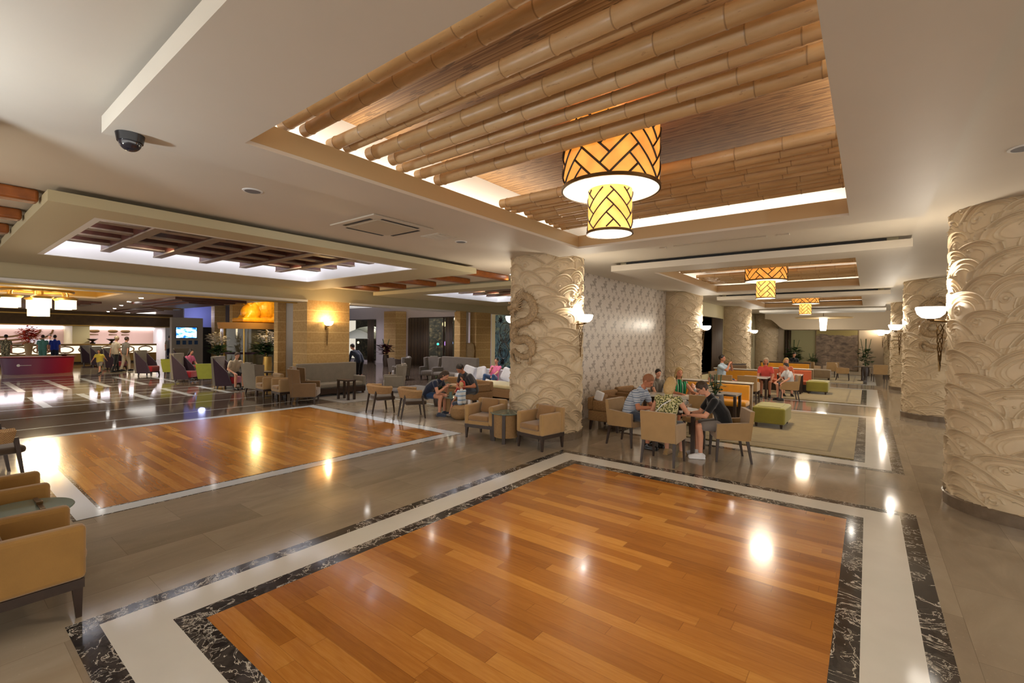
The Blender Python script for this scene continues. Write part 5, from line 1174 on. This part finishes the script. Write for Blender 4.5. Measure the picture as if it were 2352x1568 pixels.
lamp('POINT', (-22.8, 9.8, 3.3), 60, (1, .72, .28), .2, name='statue_light'); lamp('POINT', (-36.8, 12.2, 3.2), 25, (.55, .6, 1), .2, name='added_blue_fill')  # blue point lamp is added to brighten the wall by the television
sbox('wall_entrance', 'stone', -26.7, -25.9, 11.6, 13.2, 0, 4.3)
def plant(lab, x, y, n, hgt, rad, leafm, cat='plant', flowers=False, pot='gold', seed=2, ph=.5):
    t = thing('orchid_pot' if flowers else 'potted_plant', lab, cat, (x, y, 0)); MB().lathe([(.16, 0), (.2, ph*.6), (.17, ph), (.001, ph-.03)], 20).build('pot', MAT[pot], t, smooth=True)
    foliage('leaves', leafm, t, n, (0, 0, ph+hgt*.35), (rad, rad, hgt*.4), rad*.9, seed)
    if flowers: foliage('flowers', 'petal', t, 190, (0, 0, ph+hgt), (rad*1.1, rad*1.1, hgt*.4), .22, seed+1)
    b = MB()
    for k in range(4): a = k*1.6; b.tube([(0, 0, ph-.04), (.1*math.cos(a), .1*math.sin(a), ph+hgt*.5), (rad*.7*math.cos(a), rad*.7*math.sin(a), ph+hgt)], .014, 5)
    b.build('stems', MAT['leaf'], t); return t
plant('white orchids in a golden urn left of the revolving entrance', -23.3, 8.35, 110, .75, .38, 'leaf', flowers=True, seed=5, ph=.95); plant('white orchids in a golden urn right of the revolving entrance', -21.9, 9.9, 140, .85, .5, 'leaf', flowers=True, seed=6, ph=.95); plant('third white orchid plant beside the sandstone pillar', -20.2, 11.0, 90, .6, .38, 'leaf', flowers=True, seed=8, ph=.9)
plant('burgundy-leaved plant between the two night windows', -24.3, 18.3, 150, 1.0, .42, 'leafd', seed=11, ph=.75, pot='dark'); plant('tall dark palm at the far end left of the painting', -3.55, 32.5, 160, 1.5, .4, 'leaf', seed=12, pot='dark'); plant('small palm at the far end beside the tall one', -2.6, 32.7, 80, .7, .26, 'leaf', seed=14, pot='dark')
plant('round dark plant at the right of the faded painting', -.1, 32.7, 110, 1.6, .34, 'leaf', seed=17, pot='dark'); plant('small green plant on the booth end behind the black-shirted person', -2.75, 11.2, 70, .45, .17, 'leaf', seed=21, ph=.74, pot='dark')
plant('small leafy plant right of the white sofa', -9.0, 13.2, 70, .5, .25, 'leaf', seed=23, pot='dark', ph=.4); plant('pale green leafy plant behind the person in the navy top', -9.6, 9.1, 60, .45, .25, 'leaf', seed=25, pot='dark', ph=.4)
for k, (x, y) in enumerate(((-16.35, 8.6), (-14.68, 15.67))):
    tag(MB().lathe([(.14, 0), (.17, .1), (.24, .9), (.29, 1.3), (.25, 1.62), (.17, 1.68), (.001, 1.6)], 32).build('urn', plain('sandstone_urn', '#b09a76', .7, noise=1, nscale=20), loc=(x, y, 0), smooth=True), ['tall sandstone urn between the two left sandstone pillars', 'tall sandstone urn between the two right sandstone pillars'][k], 'urn', 'sandstone urns')
# painting, drape, art panel
m = Mt('faded_painting', .7); x_, y_, z_ = m.xyz('World'); n_ = m.noise(m.comb(x_, z_*1.6, 0.0), 3.2, 7, .62, .6); n2_ = m.noise(m.comb(x_*.6, z_*3.0, 1.0), 2.2, 4)
m.col(m.mix(((z_ - 2.25)*1.2+n2_-.5).gt(.05), m.ramp(n_, [(.3, '#54463e'), (.5, '#83705f'), (.7, '#a8927c')]), '#a8965c'))
t = thing('painting', 'large faded brown townscape painting on the far end wall', 'painting', (-1.48, 33.46, 1.45)); MB().box(-1.02, 1.02, -.03, .04, -1.2, 1.2).build('canvas', m.m, t); b = MB(); [b.box(*q) for q in ((-1.06, 1.06, -.04, .04, -1.24, -1.19), (-1.06, 1.06, -.04, .04, 1.19, 1.24), (-1.06, -1.01, -.04, .04, -1.24, 1.24), (1.01, 1.06, -.04, .04, -1.24, 1.24))]; b.build('frame', MAT['mush'], t)
curtain(-4.15, -3.8, 33.35, .02, 2.6, 'narrow dark drape at the left of the far green wall panel')
m = Mt('art_glass', .3); x_, y_, z_ = m.xyz('World'); n_ = m.noise(m.comb(x_*1.2, z_, 0.0), 1.6, 3, .5, 1.2); c_ = m.ramp(n_, [(.3, '#24404c'), (.48, '#4a7486'), (.6, '#6e8f8c'), (.75, '#8a9470')])
m.col(m.mix((m.noise(m.comb(x_, z_*.6, 2.0), 2.0, 2, .5, 2.0)-.5).abs().lt(.02), c_, '#14181c'))
t = thing('art_panel', 'tall blue abstract glass art panel left of the dragon column', 'art panel', (-16.0, 20.24, 1.72)); MB().box(-.85, .85, -.03, .03, -1.5, 1.5).build('glass', m.m, t)
b = MB()
for (cx, cz) in ((-.45, 1.2), (-.3, -1.15)): [b.tube([(cx, -.04, cz), (cx+.2*math.cos(a), -.04, cz+.2*math.sin(a))], [.05, .008], 6) for a in [q*math.pi/4 for q in range(8)]]
b.build('star_shapes', MAT['black'], t)
b = MB(); [b.tube([(cx+r_*math.cos(a), -.045, cz+r_*1.4*math.sin(a)) for a in [q*math.pi/10 for q in range(21)]], .018, 6) for cx, cz, r_ in ((-.1, .5, .4), (-.2, -.5, .33), (.25, .1, .35))]; b.build('rings', MAT['steel'], t, smooth=True)
lamp('POINT', (-22.5, 23, 3.2), 700, (1, .85, .6), .3, name='garden_light'); lamp('POINT', (-30, 23.5, 3.4), 700, (.95, .95, 1), .3, name='garden_light')
# outside the windows
t = thing('parasol', 'white parasol outside the left night window', 'parasol', (-30.6, 21.6, 0)); MB().lathe([(2.3, 1.72), (1.7, 2.15), (.8, 2.55), (.05, 2.7)], 16, cap=False).build('canopy', plain('parasol_cloth', '#c8ccc0', .8), t, smooth=True); MB().cap((0, 0, 0), .03, (0, 0, 2.7), .03).build('pole', MAT['steel'], t)
for k, (x, z, c_, r_) in enumerate(((-21.7, 2.75, (1, .85, .5), .2), (-21.2, 2.85, (1, .85, .5), .28), (-22.3, 1.45, (.1, .8, .8), .1), (-21.5, 1.5, (.6, .3, 1), .22), (-21.1, 1.55, (.3, .5, 1), .2), (-21.3, .95, (1, .8, .4), .1), (-29.2, 2.35, (1, .9, .8), .14), (-31.2, 1.4, (1, .9, .7), .12))):
    t = thing('outdoor_light', '%s coloured light seen through the night windows, counted from the right window' % ORD[k], 'outdoor light', (x, 20.9, 0), 0, 'lights outside the night windows'); MB().ell((0, 0, z), (r_, .06, r_*.8)).build('globe', glow('outdoor_%d' % k, c_, 2.2), t); MB().cap((0, 0, 0), .015, (0, 0, z-r_*.7), .015, 6).build('post', MAT['black'], t)
for k in range(3): t = thing('outdoor_light', '%s small blue light outside the corridor window, counted from below' % ORD[k], 'outdoor light', (-6.3, 19.5+.3*k, 0), 0, 'blue lights outside the corridor window'); MB().ell((0, 0, 1.35+.25*k), (.03, .11, .1)).build('globe', glow('blue_out_%d' % k, (.1, .35, 1), 4), t); MB().cap((0, 0, 0), .012, (0, 0, 1.28+.25*k), .012, 6).build('post', MAT['black'], t)
